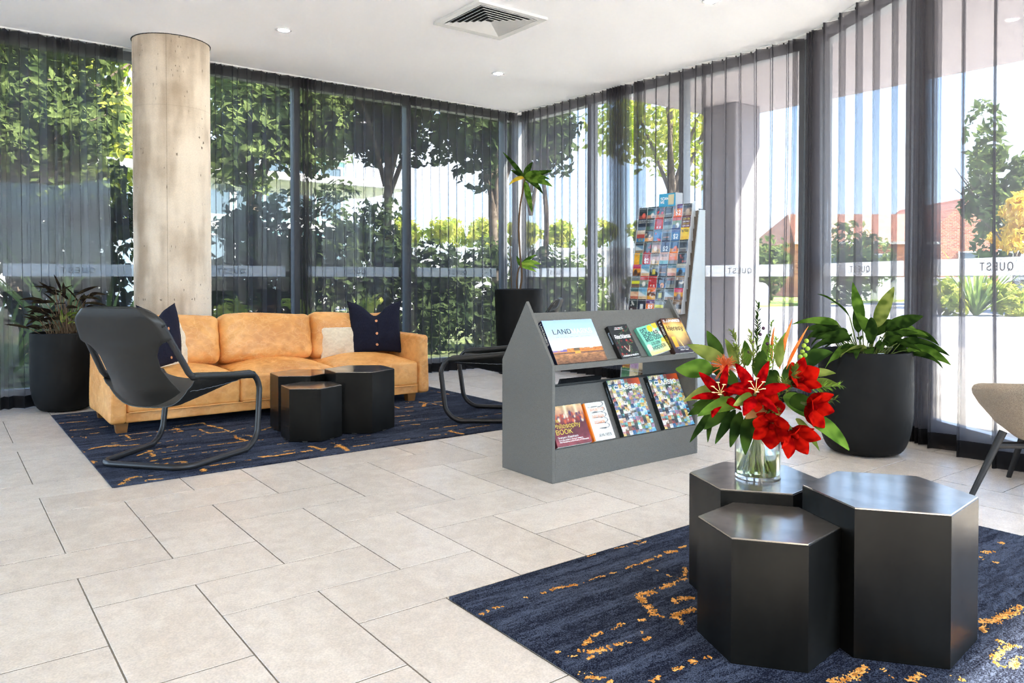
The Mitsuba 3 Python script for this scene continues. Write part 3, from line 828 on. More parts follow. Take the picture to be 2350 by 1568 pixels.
def hex_table(x, y, r, deg, h, label, z0=.0098, glides=False):
    t = thing('hexagonal_table', label, 'side table', 'blackened steel hexagonal side tables')
    add('body', prism(hexagon(x, y, r, deg), z0 + (.006 if glides else 0), h - .004, .0014), 'm_steel', t)
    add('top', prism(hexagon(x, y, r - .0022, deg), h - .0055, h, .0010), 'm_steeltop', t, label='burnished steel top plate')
    for k_ in range(6) if glides else []:
        a = math.radians(deg + 30 + 60 * k_)
        d = r * math.cos(math.pi / 6)
        m = cbox(-.006, .006, -.016, .016, z0, z0 + .009, .001)
        add('glide', move(m, x + d * math.cos(a), y + d * math.sin(a), 0, rz=a), 'm_black', t)


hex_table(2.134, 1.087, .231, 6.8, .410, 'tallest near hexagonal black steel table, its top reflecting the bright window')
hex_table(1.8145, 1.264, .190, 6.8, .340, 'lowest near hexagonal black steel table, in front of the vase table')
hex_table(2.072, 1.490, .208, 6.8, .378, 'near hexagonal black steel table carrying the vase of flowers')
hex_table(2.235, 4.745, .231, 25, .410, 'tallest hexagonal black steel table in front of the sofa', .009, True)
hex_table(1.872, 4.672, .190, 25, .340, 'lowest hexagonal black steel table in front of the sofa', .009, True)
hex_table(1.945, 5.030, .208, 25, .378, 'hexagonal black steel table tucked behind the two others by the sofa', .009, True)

# ---------------------------------------------------------------- tan leather sofa
SX0, SX1, SY0, SY1 = .872, 3.215, 5.50, 6.36
sofa = thing('sofa', 'tan leather three seat sofa in front of the concrete column', 'sofa')


def wrinkle(f, amp, seed):
    def fn(p, u):
        n = meshkit.fbm(p * f + seed, 4, seed) - .5
        l = np.linalg.norm(p, axis=1, keepdims=True) + 1e-9
        return p + p / l * (n * amp)[:, None]
    return fn


add('base', move(rounded(SX1 - SX0 - .19, .80, .075, .012, 10), (SX0 + SX1) / 2, SY0 + .02 + .40, .07 + .0375), 'm_tan', sofa, smooth=True)


def arm(p, u):
    q = p.copy()
    q[:, 0] += np.where(np.abs(u[:, 0]) > .5, np.sign(u[:, 0]) * .004 * np.sin(u[:, 1] * 3 + u[:, 2] * 2.0), 0)
    return wrinkle(6, .010, 3)(q, u)


for x in (SX0 + .049, SX1 - .049):
    add('arm', move(rounded(.098, .84, .478, .030, 22, arm), x, SY0 + .42, .07 + .239), 'm_tan', sofa, smooth=True)
add('back', move(rounded(SX1 - SX0 - .06, .12, .56, .04, 14, wrinkle(6, .008, 9)), (SX0 + SX1) / 2, SY1 - .06, .07 + .28), 'm_tan', sofa, smooth=True)
edges = [SX0 + .098, 1.692, 2.41, SX1 - .098]
for i in range(3):
    w = edges[i + 1] - edges[i]

    def seat(p, u, i=i, w=w):
        q = p.copy()
        cx, cy = np.clip(1 - u[:, 0] ** 2, 0, 1), np.clip(1 - np.abs(u[:, 1] - .15) ** 2.2, 0, 1)
        top = np.clip(u[:, 2], 0, 1)
        q[:, 2] += top * (.068 * cx ** .7 * cy ** .9 - .004)
        q[:, 1] -= np.clip(-u[:, 1], 0, 1) ** 6 * .012 * cx * np.clip(1 - u[:, 2] ** 2, 0, 1)
        return wrinkle(8, .009, 20 + i)(q, u)
    add('seat_cushion', move(rounded(w - .003, .70, .205, .026, 30, seat), (edges[i] + edges[i + 1]) / 2, SY0 + .010 + .35, .135 + .1025), 'm_tan', sofa, smooth=True)
    # the piped lower edge
    add('piping', tube([(edges[i] + .012, SY0 + .007, .141), (edges[i + 1] - .012, SY0 + .007, .141)], .0055, 8), 'm_tan', sofa, smooth=True)
for i in range(3):
    w = edges[i + 1] - edges[i]

    def backc(p, u, i=i, w=w):
        q = p.copy()
        r_ = (1 - u[:, 0] ** 2).clip(0, 1) ** .6 * (1 - u[:, 2] ** 2).clip(0, 1) ** .6
        q[:, 1] += np.sign(u[:, 1]) * .045 * r_
        q[:, 2] += np.clip(u[:, 2], 0, 1) ** 3 * .012 * (np.cos(u[:, 0] * 2.4 + i) - .4)
        n = meshkit.fbm(p * 5 + i * 7, 4, 40 + i) - .5
        edge = np.clip(np.abs(u[:, 0]) * 1.3 - .3, 0, 1)
        diag = np.sin((p[:, 0] * np.sign(u[:, 0]) * 1.0 + p[:, 2]) * 55) * edge * .006 * (u[:, 1] < 0)
        q[:, 1] += n * .022 - diag
        q[:, 0] += (meshkit.fbm(p * 7 + i, 3, 50 + i) - .5) * .014
        return q
    m = rounded(w - .006, .175, .375, .055, 34, backc)
    add('back_cushion', move(move(m, 0, 0, .1875, rx=math.radians(-11)), (edges[i] + edges[i + 1]) / 2, 6.065, .362 - .01 * (i == 2)), 'm_tan', sofa, smooth=True)
for x, y in ((SX0 + .075, SY0 + .075), (SX1 - .145, SY0 + .075), (SX0 + .075, SY1 - .09), (SX1 - .145, SY1 - .09)):
    add('leg', trimesh.convex.convex_hull(np.array([(x + s * a, y + t * a, z) for z, a in ((.0092, .030), (.072, .038)) for s in (-1, 1) for t in (-1, 1)])), 'm_legwood', sofa, label='short tapered wooden leg')

# ---------------------------------------------------------------- scatter cushions


def pillow(w, h, t, dip=0.0, ears=.06, seed=0, n=34, amp=.006):
    """A soft square cushion in its own xz plane, thickness along y; dip is the chop in its upper edge."""
    g = np.linspace(-1, 1, n)
    X, Z = np.meshgrid(g, g, indexing='ij')
    x, z = X.ravel(), Z.ravel()
    # edges draw inwards between the pointed corners
    px = x * (w / 2) * (1 - ears * (1 - z ** 2) * np.abs(x) ** 2)
    pz = z * (h / 2) * (1 - ears * (1 - x ** 2) * np.abs(z) ** 2)
    if dip:
        s = np.clip((z + 1) / 2, 0, 1) ** 1.6
        pz = pz - dip * s * np.exp(-(x / .38) ** 2) + .03 * h * s * (np.abs(x) ** 3)
    th = t / 2 * ((1 - np.abs(x) ** 2.6).clip(0) * (1 - np.abs(z) ** 2.6).clip(0)) ** .55
    nz = (meshkit.fbm(np.stack([px * 9, pz * 9, px * 0 + seed], -1), 4, seed) - .5) * amp * 6 * (th / (t / 2))
    V1 = np.stack([px, -th + nz, pz], -1)
    V2 = np.stack([px, th + nz * .5, pz], -1)
    i, j = np.meshgrid(np.arange(n - 1), np.arange(n - 1), indexing='ij')
    i, j = i.ravel(), j.ravel()
    q = np.stack([i * n + j, (i + 1) * n + j, (i + 1) * n + j + 1, i * n + j + 1], 1)
    m = tm(np.vstack([V1, V2]), np.vstack([q, q[:, ::-1] + n * n]))
    m.merge_vertices(digits_vertex=5)
    return trimesh.Trimesh(m.vertices, m.faces, process=False), (lambda u, v: np.array([u * w / 2, np.interp(abs(u) + abs(v), [0, 2], [-t / 2 - .002, 0]), v * h / 2]))


def set_pillow(m, x, y, z, rz, lean):
    return move(move(m, 0, 0, 0, rx=lean), x, y, z, rz=rz)


def button_mesh(r=.0115):
    m = lathe([(0, 0), (r * .8, 0), (r, .0012), (r, .0036), (r * .75, .0046), (r * .6, .0038), (0, .0036)], 20)
    return m


def knit_pillow(label, x, y, z, rz, lean, w=.46, h=.44, t=.14, dip=.095, seed=1):
    k_ = thing('scatter_cushion', label, 'cushion')
    m, _ = pillow(w, h, t, dip, .10, seed, amp=.004)
    add('cover', set_pillow(m, x, y, z, rz, lean), 'm_knit', k_, smooth=True)

    def front(u, v):
        # the front face under (u, v), found on the mesh itself
        P = np.array(m.vertices)
        P = P[P[:, 1] < 0]
        d = (P[:, 0] - u * w / 2) ** 2 + (P[:, 2] - v * h / 2) ** 2
        return np.array([u * w / 2, P[np.argmin(d), 1], v * h / 2])
    pl = tube([front(.03, v) + [0, -.001, 0] for v in np.linspace(.28, -.78, 16)], .0045, 6)
    add('placket', set_pillow(pl, x, y, z, rz, lean), 'm_knit', k_, smooth=True)
    for v in (.24, -.24, -.66):
        b = move(button_mesh(), *(front(-.02, v) + [0, -.0015, 0]), rx=math.pi / 2)
        add('button', set_pillow(b, x, y, z, rz, lean), 'm_button', k_, smooth=30, label='round wooden button')


knit_pillow('black knitted cushion with wooden buttons by the right sofa arm', 2.925, 5.90, .595, math.radians(-14), math.radians(-10))
knit_pillow('black knitted cushion turned sideways at the left end of the sofa', 1.245, 5.83, .600, math.radians(46), math.radians(-8), .46, .45, .15, .07, 6)


def cream_pillow(label, x, y, z, rz, lean, w, h, seed):
    m, _ = pillow(w, h, .12, 0, .05, seed)
    single('scatter_cushion', set_pillow(m, x, y, z, rz, lean), 'm_cream', label, 'cushion', smooth=True)


cream_pillow('small cream ribbed cushion leaning behind the black cushion on the right', 2.64, 5.955, .490, math.radians(-4), math.radians(-12), .36, .27, 12)
cream_pillow('cream cushion mostly hidden behind the sideways black cushion on the left', 1.345, 5.93, .545, math.radians(40), math.radians(-10), .42, .36, 15)

# ---------------------------------------------------------------- sling armchairs


def thicken(m, t):
    """A sheet given thickness: the copy along its normals, stitched at the rim."""
    n = np.array(m.vertex_normals)
    v = np.vstack([m.vertices, m.vertices - n * t])
    k_ = len(m.vertices)
    e = np.sort(m.edges, axis=1)
    uq, cnt = np.unique(e, axis=0, return_counts=True)
    rim = {tuple(a) for a in uq[cnt == 1]}
    f = [m.faces, m.faces[:, ::-1] + k_]
    side = [[b, a, a + k_, b + k_] for a, b in m.edges if tuple(sorted((a, b))) in rim]
    side = np.array(side)
    f += [side[:, [0, 1, 2]], side[:, [0, 2, 3]]]
    return trimesh.Trimesh(v, np.vstack(f), process=False)


def sling_chair(label, ox, oy, yaw, z0):
    ex = np.array([math.cos(yaw), math.sin(yaw), 0])
    ey = np.array([-math.sin(yaw), math.cos(yaw), 0])
    P = lambda m: place(m, [ox, oy, z0], ex, ey, [0, 0, 1])
    c = thing('sling_armchair', label, 'armchair', 'black leather sling armchairs')
    R = .0165
    half = [(-.745, 0, .842), (-.742, -.235, .838), (-.505, -.268, .478), (.060, -.312, .450), (.004, -.322, R), (-.556, -.266, R), (-.558, 0, R)]
    rad = [0, .10, .075, .095, .11, .085, 0]
    path = fillet(half, rad, 9)
    full = np.vstack([path, (path * [1, -1, 1])[::-1][1:]])
    add('frame', P(tube(full, R, 14, cap=False)), 'm_blacktube', c, smooth=True, label='bent black steel tube frame')
    # back sling: hangs from the top bar, wraps the bent corners, narrows between cut-outs and runs into the seat

    def hw(v):
        return np.interp(v, [0, .02, .05, .07, .09, .13, .18, .285, .295, .315, .36, .46, .60, .80, 1.0], [.130, .142, .178, .204, .226, .248, .257, .271, .271, .246, .205, .172, .166, .180, .205])

    def line(v):
        a = np.interp(v, [0, .02, .05, .09, .3, 1.0], [-.716, -.738, -.760, -.752, -.676, -.500])
        z = np.interp(v, [0, .02, .05, .09, .3, 1.0], [.852, .868, .856, .815, .690, .330])
        return a, z

    def backs(u, v):
        s = u * 2 - 1
        a, z = line(v)
        w = hw(v)
        sag = (1 - s ** 2) * np.interp(v, [0, .1, .35, .8, 1], [.0, .004, .026, .032, .012])
        low = np.interp(v, [.6, 1], [0, .075]) * np.abs(s) ** 2
        rip = .004 * np.sin(v * 26 + s * 3) * np.clip(v - .35, 0, 1) * (1 - s ** 2)
        edge = np.clip((np.abs(s) - .90) / .10, 0, 1) ** 1.5 * np.interp(v, [0, .04, .08, .295, .31, 1], [.0, .012, .034, .036, 0, 0])
        return np.stack([a - sag - rip - .012 + edge * .8, s * w, z - sag * .35 + low - .012 * np.clip((np.abs(s) - .8) / .2, 0, 1) * (v < .05)], -1)
    m = grid(41, 60, backs)
    add('back_sling', P(thicken(m, .004)), 'm_sling', c, smooth=50)
    # the sleeves round the tube
    sl = [p_ for p_ in full if p_[2] > .672 and p_[0] < -.55]
    add('back_sleeve', P(tube(np.array(sl[-(len(sl) // 2 + 1):] + sl[:len(sl) // 2])[:] if False else np.vstack([np.array([p_ for p_ in path if p_[2] > .672])[::-1], (np.array([p_ for p_ in path if p_[2] > .672]) * [1, -1, 1])[1:]]), R + .0045, 14)), 'm_sling', c, smooth=True)
    rail = np.array([p_ for p_ in path if p_[2] > .43 and -.50 < p_[0] < .02 and p_[1] < -.26])
    t0 = np.linspace(0, 1, 16)[:, None]
    rail = rail[0] * (1 - t0) + rail[-1] * t0
    for s in (1, -1):
        add('seat_sleeve', P(tube(rail * [1, s, 1], R + .0045, 14)), 'm_sling', c, smooth=True)

    def seat(u, v):
        s = v * 2 - 1
        a = -.502 + .497 * u + .0 * s
        w = .268 + (.306 - .268) * u
        zr = .478 - .026 * u - .012
        sag = np.interp(u, [0, .15, .5, 1], [.152, .152, .112, .040])
        z = zr - sag * (1 - np.abs(s) ** 3.6)
        pl = .004 * np.sin(u * 60 + np.abs(s) * 4) * np.abs(s) ** 4 * (1 - np.abs(s) ** 12) * np.clip(1.1 - u, 0, 1)
        return np.stack([a, s * (w + .012 * (np.abs(s) > .93)), z + pl], -1)
    m = grid(44, 41, seat)
    m.invert()
    add('seat_sling', P(thicken(m, .004)), 'm_sling', c, smooth=50)
    st = [np.array(seat(np.full(2, u), np.array([.055, .945]))) for u in np.linspace(0.02, .98, 30)]
    for i in (0, 1):
        add('stitching', P(tube([q[i] + [0, (-.008, .008)[i], -.004] for q in st], .0013, 5)), 'm_alu', c)


sling_chair('black leather sling armchair with tube frame, seen from behind in front of the sofa', 1.279, 4.794, math.radians(39.5), .009)
sling_chair('black leather sling armchair half hidden behind the grey book stand', 3.015, 4.765, math.radians(136.0), .009)

# ---------------------------------------------------------------- tub chair at the edge of the view
tc = thing('tub_chair', 'beige fabric tub chair on black legs, cut by the right edge of the view', 'armchair')
TX, TY = 4.02, 1.215


def tub(u, v):
    a = u * 2 * np.pi
    # profile from the bottom centre up the outside, over the rolled rim, down to the seat
    pr = np.array([[0, .285], [.13, .288], [.22, .310], [.30, .372], [.365, .452], [.392, .500], [.396, .524], [.386, .543], [.362, .553], [.330, .552], [.30, .535], [.285, .49], [.27, .455], [.22, .452], [.0, .456]])
    t = np.r_[0, np.cumsum(np.linalg.norm(np.diff(pr, axis=0), axis=1))]
    t /= t[-1]
    r_, z = np.interp(v, t, pr[:, 0]), np.interp(v, t, pr[:, 1])
    rim = np.cos(a - math.radians(215)) * np.clip((z - .40) / .15, 0, 1)
    return np.stack([TX + r_ * np.cos(a) * 1.0, TY + r_ * np.sin(a) * .98, z - .022 + .045 * rim], -1)


add('shell', grid(72, 90, tub, closed_u=True), 'm_beige', tc, smooth=True)
ctr = np.array([TX, TY])
for a in (141, 51, -39, -129):
    d = np.array([math.cos(math.radians(a)), math.sin(math.radians(a))])
    top, bot = np.r_[ctr + d * .300, .325], np.r_[ctr + d * .455, .0]
    add('leg', tube([bot, bot * .5 + top * .5, top], [.0115, .0145, .0175], 14), 'm_black', tc, smooth=30, label='splayed black leg')
for a in (141, 51):
    d = np.array([math.cos(math.radians(a)), math.sin(math.radians(a)), 0])
    add('cross_rail', tube([np.r_[ctr, .262] - d * .325, np.r_[ctr, .262] + d * .325], .016, 10), 'm_black', tc, smooth=30)

# ---------------------------------------------------------------- printed sheets: a fine grid whose vertices carry the print's colours


def L_(c):
    c = np.asarray(c, float) / 255
    return np.where(c <= .04045, c / 12.92, ((c + .055) / 1.055) ** 2.4)


def printed(name, w, h, nx, ny, fn, parent, frame, lift=0.0, label=None):
    """fn(u, v) -> sRGB colours (n, 3), u to the right, v up; frame = (origin, ex, ey, ez)."""
    o, ex, ey, ez = frame
    u, v = np.meshgrid(np.linspace(0, 1, nx), np.linspace(0, 1, ny), indexing='ij')
    u, v = u.ravel(), v.ravel()
    col = L_(np.clip(fn(u, v), 0, 255)) * .80
    P = np.asarray(o) + np.outer(u * w, ex) + np.outer(v * h, ey) + np.asarray(ez) * lift
    i, j = np.meshgrid(np.arange(nx - 1), np.arange(ny - 1), indexing='ij')
    i, j = i.ravel(), j.ravel()
    f = np.stack([i * ny + j, (i + 1) * ny + j, (i + 1) * ny + j + 1, i * ny + j + 1], 1)
    return add(name, tm(P, f), 'm_print', parent, color=col, label=label)


def nz(u, v, f, seed=0, o=3):
    return meshkit.fbm(np.stack([u * f, v * f, u * 0 + seed], -1), o, seed)


def lerp(a, b, t):
    t = np.clip(t, 0, 1)[:, None]
    return np.asarray(a, float) * (1 - t) + np.asarray(b, float) * t


def bands(v, *stops):
    """stops: (v, colour) rising."""
    vs = [s[0] for s in stops]
    return np.stack([np.interp(v, vs, [s[1][k] for s in stops]) for k in range(3)], -1)


def disc(c, u, v, cu, cv, r, col, asp=1.0, soft=.02):
    d = np.hypot((u - cu), (v - cv) * asp)
    return lerp_arr(c, col, (r - d) / soft + .5)


def lerp_arr(c, col, t):
    t = np.clip(t, 0, 1)[:, None]
    return c * (1 - t) + np.asarray(col, float) * t


# ---------------------------------------------------------------- house-shaped book stand
RX0, RX1, RY0, RY1 = 2.388, 3.478, 2.900, 3.322
RYM = (RY0 + RY1) / 2
rack = thing('book_stand', 'grey house shaped two tier book stand in the middle of the tiled floor', 'book stand')
prof = [(RY0, .0), (RY1, .0), (RY1, .583), (RYM, .896), (RY0, .583)]


def side_panel(x0, x1):
    m = prism([(a, b) for a, b in prof], 0, x1 - x0, .0012)
    return place(m, [x0, 0, 0], [0, 1, 0], [0, 0, 1], [1, 0, 0])


add('side_panel', side_panel(RX0, RX0 + .018), 'm_rackgrey', rack)
add('side_panel', side_panel(RX1 - .018, RX1), 'm_rackgrey', rack)
ix0, ix1 = RX0 + .0182, RX1 - .0182
EY_U = unit([0, .155, .25])
EZ_U = np.array([0, -EY_U[2], EY_U[1]])
O_U = np.array([RX0, 2.945, .587])
EY_L = unit([0, .15, .30])
EZ_L = np.array([0, -EY_L[2], EY_L[1]])
O_L = np.array([RX0, 2.93, .162])


def board(o, ey, ez, t0, t1, th, name):
    for s in (0, 1):
        m = cbox(ix0 - RX0, ix1 - RX0, t0, t1, -th, 0, .001)
        o2, ey2, ez2 = np.array(o), np.array(ey), np.array(ez)
        if s:
            o2[1], ey2[1], ez2[1] = 2 * RYM - o2[1], -ey2[1], -ez2[1]
        add(name, place(m, o2, [1, 0, 0], ey2, ez2) if not s else place(move(m, 0, 0, 0), o2, [1, 0, 0], ey2, ez2), 'm_rackgrey', rack)


board(O_U, EY_U, EZ_U, -.002, .292, .014, 'upper_slope')
board(O_L, EY_L, EZ_L, -.06, .318, .014, 'lower_slope')
add('shelf', cbox(ix0, ix1, RY0 + .001, RY1 - .001, .556, .584, .0012), 'm_rackgrey', rack)
for y0, y1 in ((RY0, RY0 + .018), (RY1 - .018, RY1)):
    add('kick_board', cbox(ix0, ix1, y0, y1, .0005, .165, .0012), 'm_rackgrey', rack)
add('bottom', cbox(ix0, ix1, RY0 + .018, RY1 - .018, .02, .036, .001), 'm_rackgrey', rack)


def book(label, which, x, y, w, h, th, cover, spine, rot=0.0, hard=False, res=(46, 60), lift=.0006, spine_fn=None):
    """A book lying on one of the sloping boards, its lower left corner at (x, y) on the board. Returns its frame."""
    o, ey, ez = (O_U, EY_U, EZ_U) if which == 'u' else (O_L, EY_L, EZ_L)
    c, s = math.cos(rot), math.sin(rot)
    ex_ = np.array([1, 0, 0]) * c + ey * s
    ey_ = -np.array([1, 0, 0]) * s + ey * c
    org = o + np.array([1, 0, 0]) * x + ey * y + ez * lift
    k_ = thing('book', label, 'book')
    b = .0025 if hard else 0.0
    ct = .0022 if hard else .0006
    P = lambda m: place(m, org, ex_, ey_, ez)
    scol = mat('m_spine_%s' % k_, base_color=list(lin(*spine)), roughness=.4)
    add('page_block', P(box(.003, w - .002 - b, b, h - b, ct, th - ct)), 'm_paper', k_, label='cream page edges')
    add('back_cover', P(box(0, w, 0, h, 0, ct)), scol, k_)
    add('spine', P(rounded(.004, h, th, .0018, 6)).apply_translation(ex_ * .0018 + ey_ * h / 2 + ez * th / 2), scol, k_, smooth=40)
    add('front_cover', P(box(.0012, w, 0, h, th - ct, th)), scol, k_)
    printed('cover_print', w - .0012, h, res[0], res[1], cover, k_, (org + ex_ * .0012, ex_, ey_, ez), th + .0003)
    return k_, org, ex_, ey_, ez


def put(bk, s, x, y, hgt, m, bold=False, width=None, th=.03, rot=0.0, on='front'):
    k_, o, ex, ey, ez = bk
    t = text(s, hgt, .0005, bold, width)
    if rot:
        t = move(t, rz=rot)
    t.vertices += [x, y, th + .0004]
    add('lettering', place(t, o, ex, ey, ez), m, k_)


def put_spine(bk, s, hgt, m, y_top, th, width=None, off=0.0):
    """Lettering that reads down the spine."""
    k_, o, ex, ey, ez = bk
    t = text(s, hgt, .0004, True, width)
    # local: x along -ey, y along +ez ... on the face whose normal is -ex
    add('lettering', place(t, o + ey * y_top + ez * (th / 2 - hgt / 2 + off) - ex * .0004, -ey, ez, -ex), m, k_)


# --- the eight books in front
def c_land(u, v):
    c = bands(v, (0, (120, 84, 62)), (.10, (150, 106, 76)), (.20, (176, 128, 88)), (.235, (96, 66, 70)), (.255, (226, 150, 70)), (.30, (214, 136, 70)), (.305, (236, 236, 226)), (.5, (214, 232, 244)), (.8, (176, 208, 242)), (1, (164, 198, 240)))
    n = nz(u, v * 3, 22, 3)
    low = v < .245
    c = np.where(low[:, None], c * (.62 + .76 * n[:, None]), c)
    ridge = .30 + .035 * np.clip((u - .15) * 3, 0, 1) + .05 * (nz(u, u * 0, 9, 5) - .4)
    hill = (v > .27) & (v < ridge)
    n2 = nz(u, v, 40, 8)
    c = np.where((hill & (u > .28))[:, None], lerp((180, 96, 50), (240, 170, 96), n2 * 1.5 - .25), c)
    c = np.where((hill & (u <= .28))[:, None], np.array([128, 110, 168.0]), c)
    hut = (np.abs(u - .47) < .055) & (v > .20) & (v < .345)
    return np.where(hut[:, None], lerp((116, 96, 76), (236, 170, 80), (.29 - v) * 30), c)


b = book('wide landscape book with pale sky cover and sunlit hills', 'u', .041, -.018, .344, .248, .028, c_land, (22, 26, 50), res=(72, 56), hard=True)
put(b, 'LAND', .048, .166, .0275, 'm_textblack', width=.122, th=.028)
put(b, 'MARKS', .172, .166, .0275, 'm_textwhite', width=.142, th=.028)
put(b, 'PHILLIPE HARRIS', .058, .146, .0042, 'm_textgrey', th=.028, width=.078)
put(b, 'BRAD TURNER', .152, .146, .0042, 'm_textgrey', th=.028, width=.058)
put(b, 'BETTY MARSHALL', .226, .146, .0042, 'm_textgrey', th=.028, width=.070)
put_spine(b, 'LANDMARKS', .0145, 'm_textwhite', .236, .028, width=.125)


def c_reck(u, v):
    c = np.tile([34, 38, 38.0], (len(u), 1))
    r = np.random.default_rng(2)
    for _ in range(30):
        a, b_ = r.uniform(0, 1), r.uniform(.08, .95)
        if .25 < a < .8 and .55 < b_ < .78:
            continue
        c = disc(c, u, v, a, b_, r.uniform(.02, .05), (170, 34, 40) if r.random() < .6 else (96, 20, 26), 1.35)
    for _ in range(16):
        a, b_, t = r.uniform(.1, .95), r.uniform(.1, .9), r.uniform(0, 3.14)
        d = np.abs((u - a) * math.sin(t) - (v - b_) * math.cos(t) * 1.35)
        e = np.abs((u - a) * math.cos(t) + (v - b_) * 1.35 * math.sin(t))
        c = lerp_arr(c, (84, 122, 70), np.where(e < .13, (.012 - d) / .008, 0))
    blade = (np.abs(u - .52) < .16 * (v - .16) / .2) & (v > .17) & (v < .36)
    edge = blade & (np.abs(np.abs(u - .52) - .16 * (v - .16) / .2) < .03)
    c = np.where(blade[:, None], np.array([120, 60, 56.0]) * .6, c)
    return np.where(edge[:, None], np.array([226, 210, 186.0]), c)


b = book('dark paperback with red berries and white blackletter title', 'u', .490, -.020, .150, .200, .028, c_reck, (20, 20, 20), rot=.05)
put(b, 'Reckless', .018, .118, .024, 'm_textwhite', True, .118, .028)
put(b, 'Ruler. Betrayed', .045, .182, .005, 'm_textwhite', True, .06, .028)
put(b, 'Bested for each other', .040, .173, .005, 'm_textwhite', True, .068, .028)
put(b, 'LAUREN ROBERTS', .014, .010, .0085, 'm_textwhite', True, .122, .028)
put_spine(b, 'Reckless', .013, 'm_textgrey', .165, .028, width=.07)


def c_det(u, v):
    c = bands(v, (0, (226, 214, 120)), (.1, (214, 226, 170)), (.25, (134, 206, 178)), (1, (122, 202, 176)))
    for a, b_, r_, col in ((.12, .27, .12, (240, 232, 190)), (.6, .86, .13, (250, 208, 40)), (.9, .95, .15, (252, 196, 50)), (.78, .72, .12, (238, 232, 200)), (.93, .35, .12, (248, 196, 60)), (.85, .2, .15, (240, 226, 150)), (.1, .04, .1, (244, 226, 150)), (.95, .62, .08, (240, 236, 210))):
        c = disc(c, u, v, a, b_, r_, col, 1.1, .05)
    return c


b = book('mint green paperback with yellow flowers leaning against the burning-window book', 'u', .722, -.016, .172, .178, .022, c_det, (96, 172, 150), rot=.17, lift=.004)
put(b, 'DET', .018, .140, .023, 'm_textgreen', True, .055, .022)
put(b, 'BORJAR', .022, .109, .026, 'm_textgreen', True, .132, .022)
put(b, '..', .052, .137, .020, 'm_textgreen', True, .012, .022)
put(b, 'MED OSS', .022, .082, .024, 'm_textgreen', True, .134, .022)
put(b, 'COLLEEN', .048, .055, .017, 'm_textgreen', True, .074, .022)
put(b, 'HOOVER', .042, .026, .021, 'm_textgreen', True, .112, .022)


def c_her(u, v):
    n = nz(u, v, 5, 4, 4)
    c = bands(v, (0, (44, 34, 46)), (.2, (62, 48, 56)), (.38, (120, 84, 50)), (.62, (240, 180, 80)), (.8, (226, 150, 60)), (.93, (90, 46, 30)), (1, (60, 34, 28)))
    c = c * (.55 + .9 * n[:, None])
    c = disc(c, u, v, .55, .62, .34, (252, 214, 130), 1.0, .35)
    d = (np.abs(u - .22) < .10) & (v > .16) & (v < .46) & (np.hypot(u - .22, (v - .38) * 1.2) < .30)
    c = np.where(d[:, None], lerp((236, 150, 30), (250, 214, 80), v * 3 - .5), c)
    ray = np.abs((u - .42) - (.45 - v) * .5) < .025
    return np.where((ray & (v < .45) & (v > .14))[:, None], np.array([250, 204, 120.0]), c)


b = book('thick dark paperback with a glowing golden arch, rightmost on the upper shelf', 'u', .908, -.018, .166, .226, .035, c_her, (58, 34, 26))
put(b, 'S.J.PARRIS', .012, .200, .0155, 'm_textwhite', True, .140, .035)
put(b, 'Heresy', .018, .145, .029, 'm_stembrown', True, .134, .035)
put(b, 'A thrilling historical novel', .030, .036, .005, 'm_textgrey', True, .11, .035)
put(b, 'of intrigue and murder', .036, .027, .005, 'm_textgrey', True, .10, .035)
put(b, 'SUNDAY TIMES', .05, .016, .005, 'm_textwhite', True, .07, .035)
put_spine(b, 'S.J.PARRIS', .013, 'm_textwhite', .214, .035, width=.088)
put_spine(b, 'HERESY', .014, 'm_textgold', .118, .035, width=.075)


def c_phil(u, v):
    n = nz(u, v, 7, 6, 4)
    c = bands(v, (0, (128, 58, 66)), (.1, (150, 66, 72)), (.2, (120, 44, 56)), (.55, (96, 34, 42)), (.68, (140, 70, 60)), (.8, (200, 150, 120)), (1, (214, 180, 130)))
    c = c * (.72 + .55 * n[:, None])
    r = np.random.default_rng(5)
    for _ in range(46):
        c = disc(c, u, v, r.uniform(.02, .98), r.uniform(.58, .80), r.uniform(.015, .04), [(170, 60, 50), (224, 140, 90), (230, 214, 190), (90, 60, 90), (220, 96, 60)][r.integers(5)], .6, .02)
    for x in (.12, .5, .8):
        c = lerp_arr(c, (240, 226, 186), np.where((v > .78), (.07 - np.abs(u - x)) * 20, 0) * .8)
    return c


b = book('maroon paperback with crowded fresco cover and yellow title', 'l', .034, -.002, .232, .208, .033, c_phil, (120, 48, 58))
put(b, 'The', .010, .124, .020, 'm_textgold', False, .042, .033)
put(b, 'Philosophy', .010, .092, .024, 'm_textgold', False, .178, .033)
put(b, 'BOOK', .016, .061, .025, 'm_textgold', False, .108, .033)
put(b, 'Gregory Bassham', .018, .040, .011, 'm_textwhite', False, .134, .033)
put(b, 'From the Vedas to the New Atheists,', .020, .029, .006, 'm_textwhite', True, .162, .033)
put(b, '250 Milestones in the History of Philosophy', .020, .019, .006, 'm_textwhite', True, .196, .033)


def c_green(u, v):
    c = np.tile([232, 231, 222.0], (len(u), 1)) * (.96 + .06 * nz(u, v, 8, 2)[:, None])
    x0 = .82 - .08 * np.cos(v * 20)
    for k_ in range(5):
        vv = .88 - k_ * .145
        c = lerp_arr(c, (40, 44, 48), np.where(np.abs(u - .38 - .05 * k_) < .25, (.014 * (1 - ((u - .38 - .05 * k_) / .25) ** 2) - np.abs(v - vv)) / .006, 0))
        d = np.abs(np.hypot((u - .66) / .24, (v - vv - .06) / .07) - 1)
        c = lerp_arr(c, (60, 66, 72), np.where(u > .62, (.09 - d) / .06, 0) * .8)
    return lerp_arr(c, (244, 130, 20), (.055 - u) / .01)


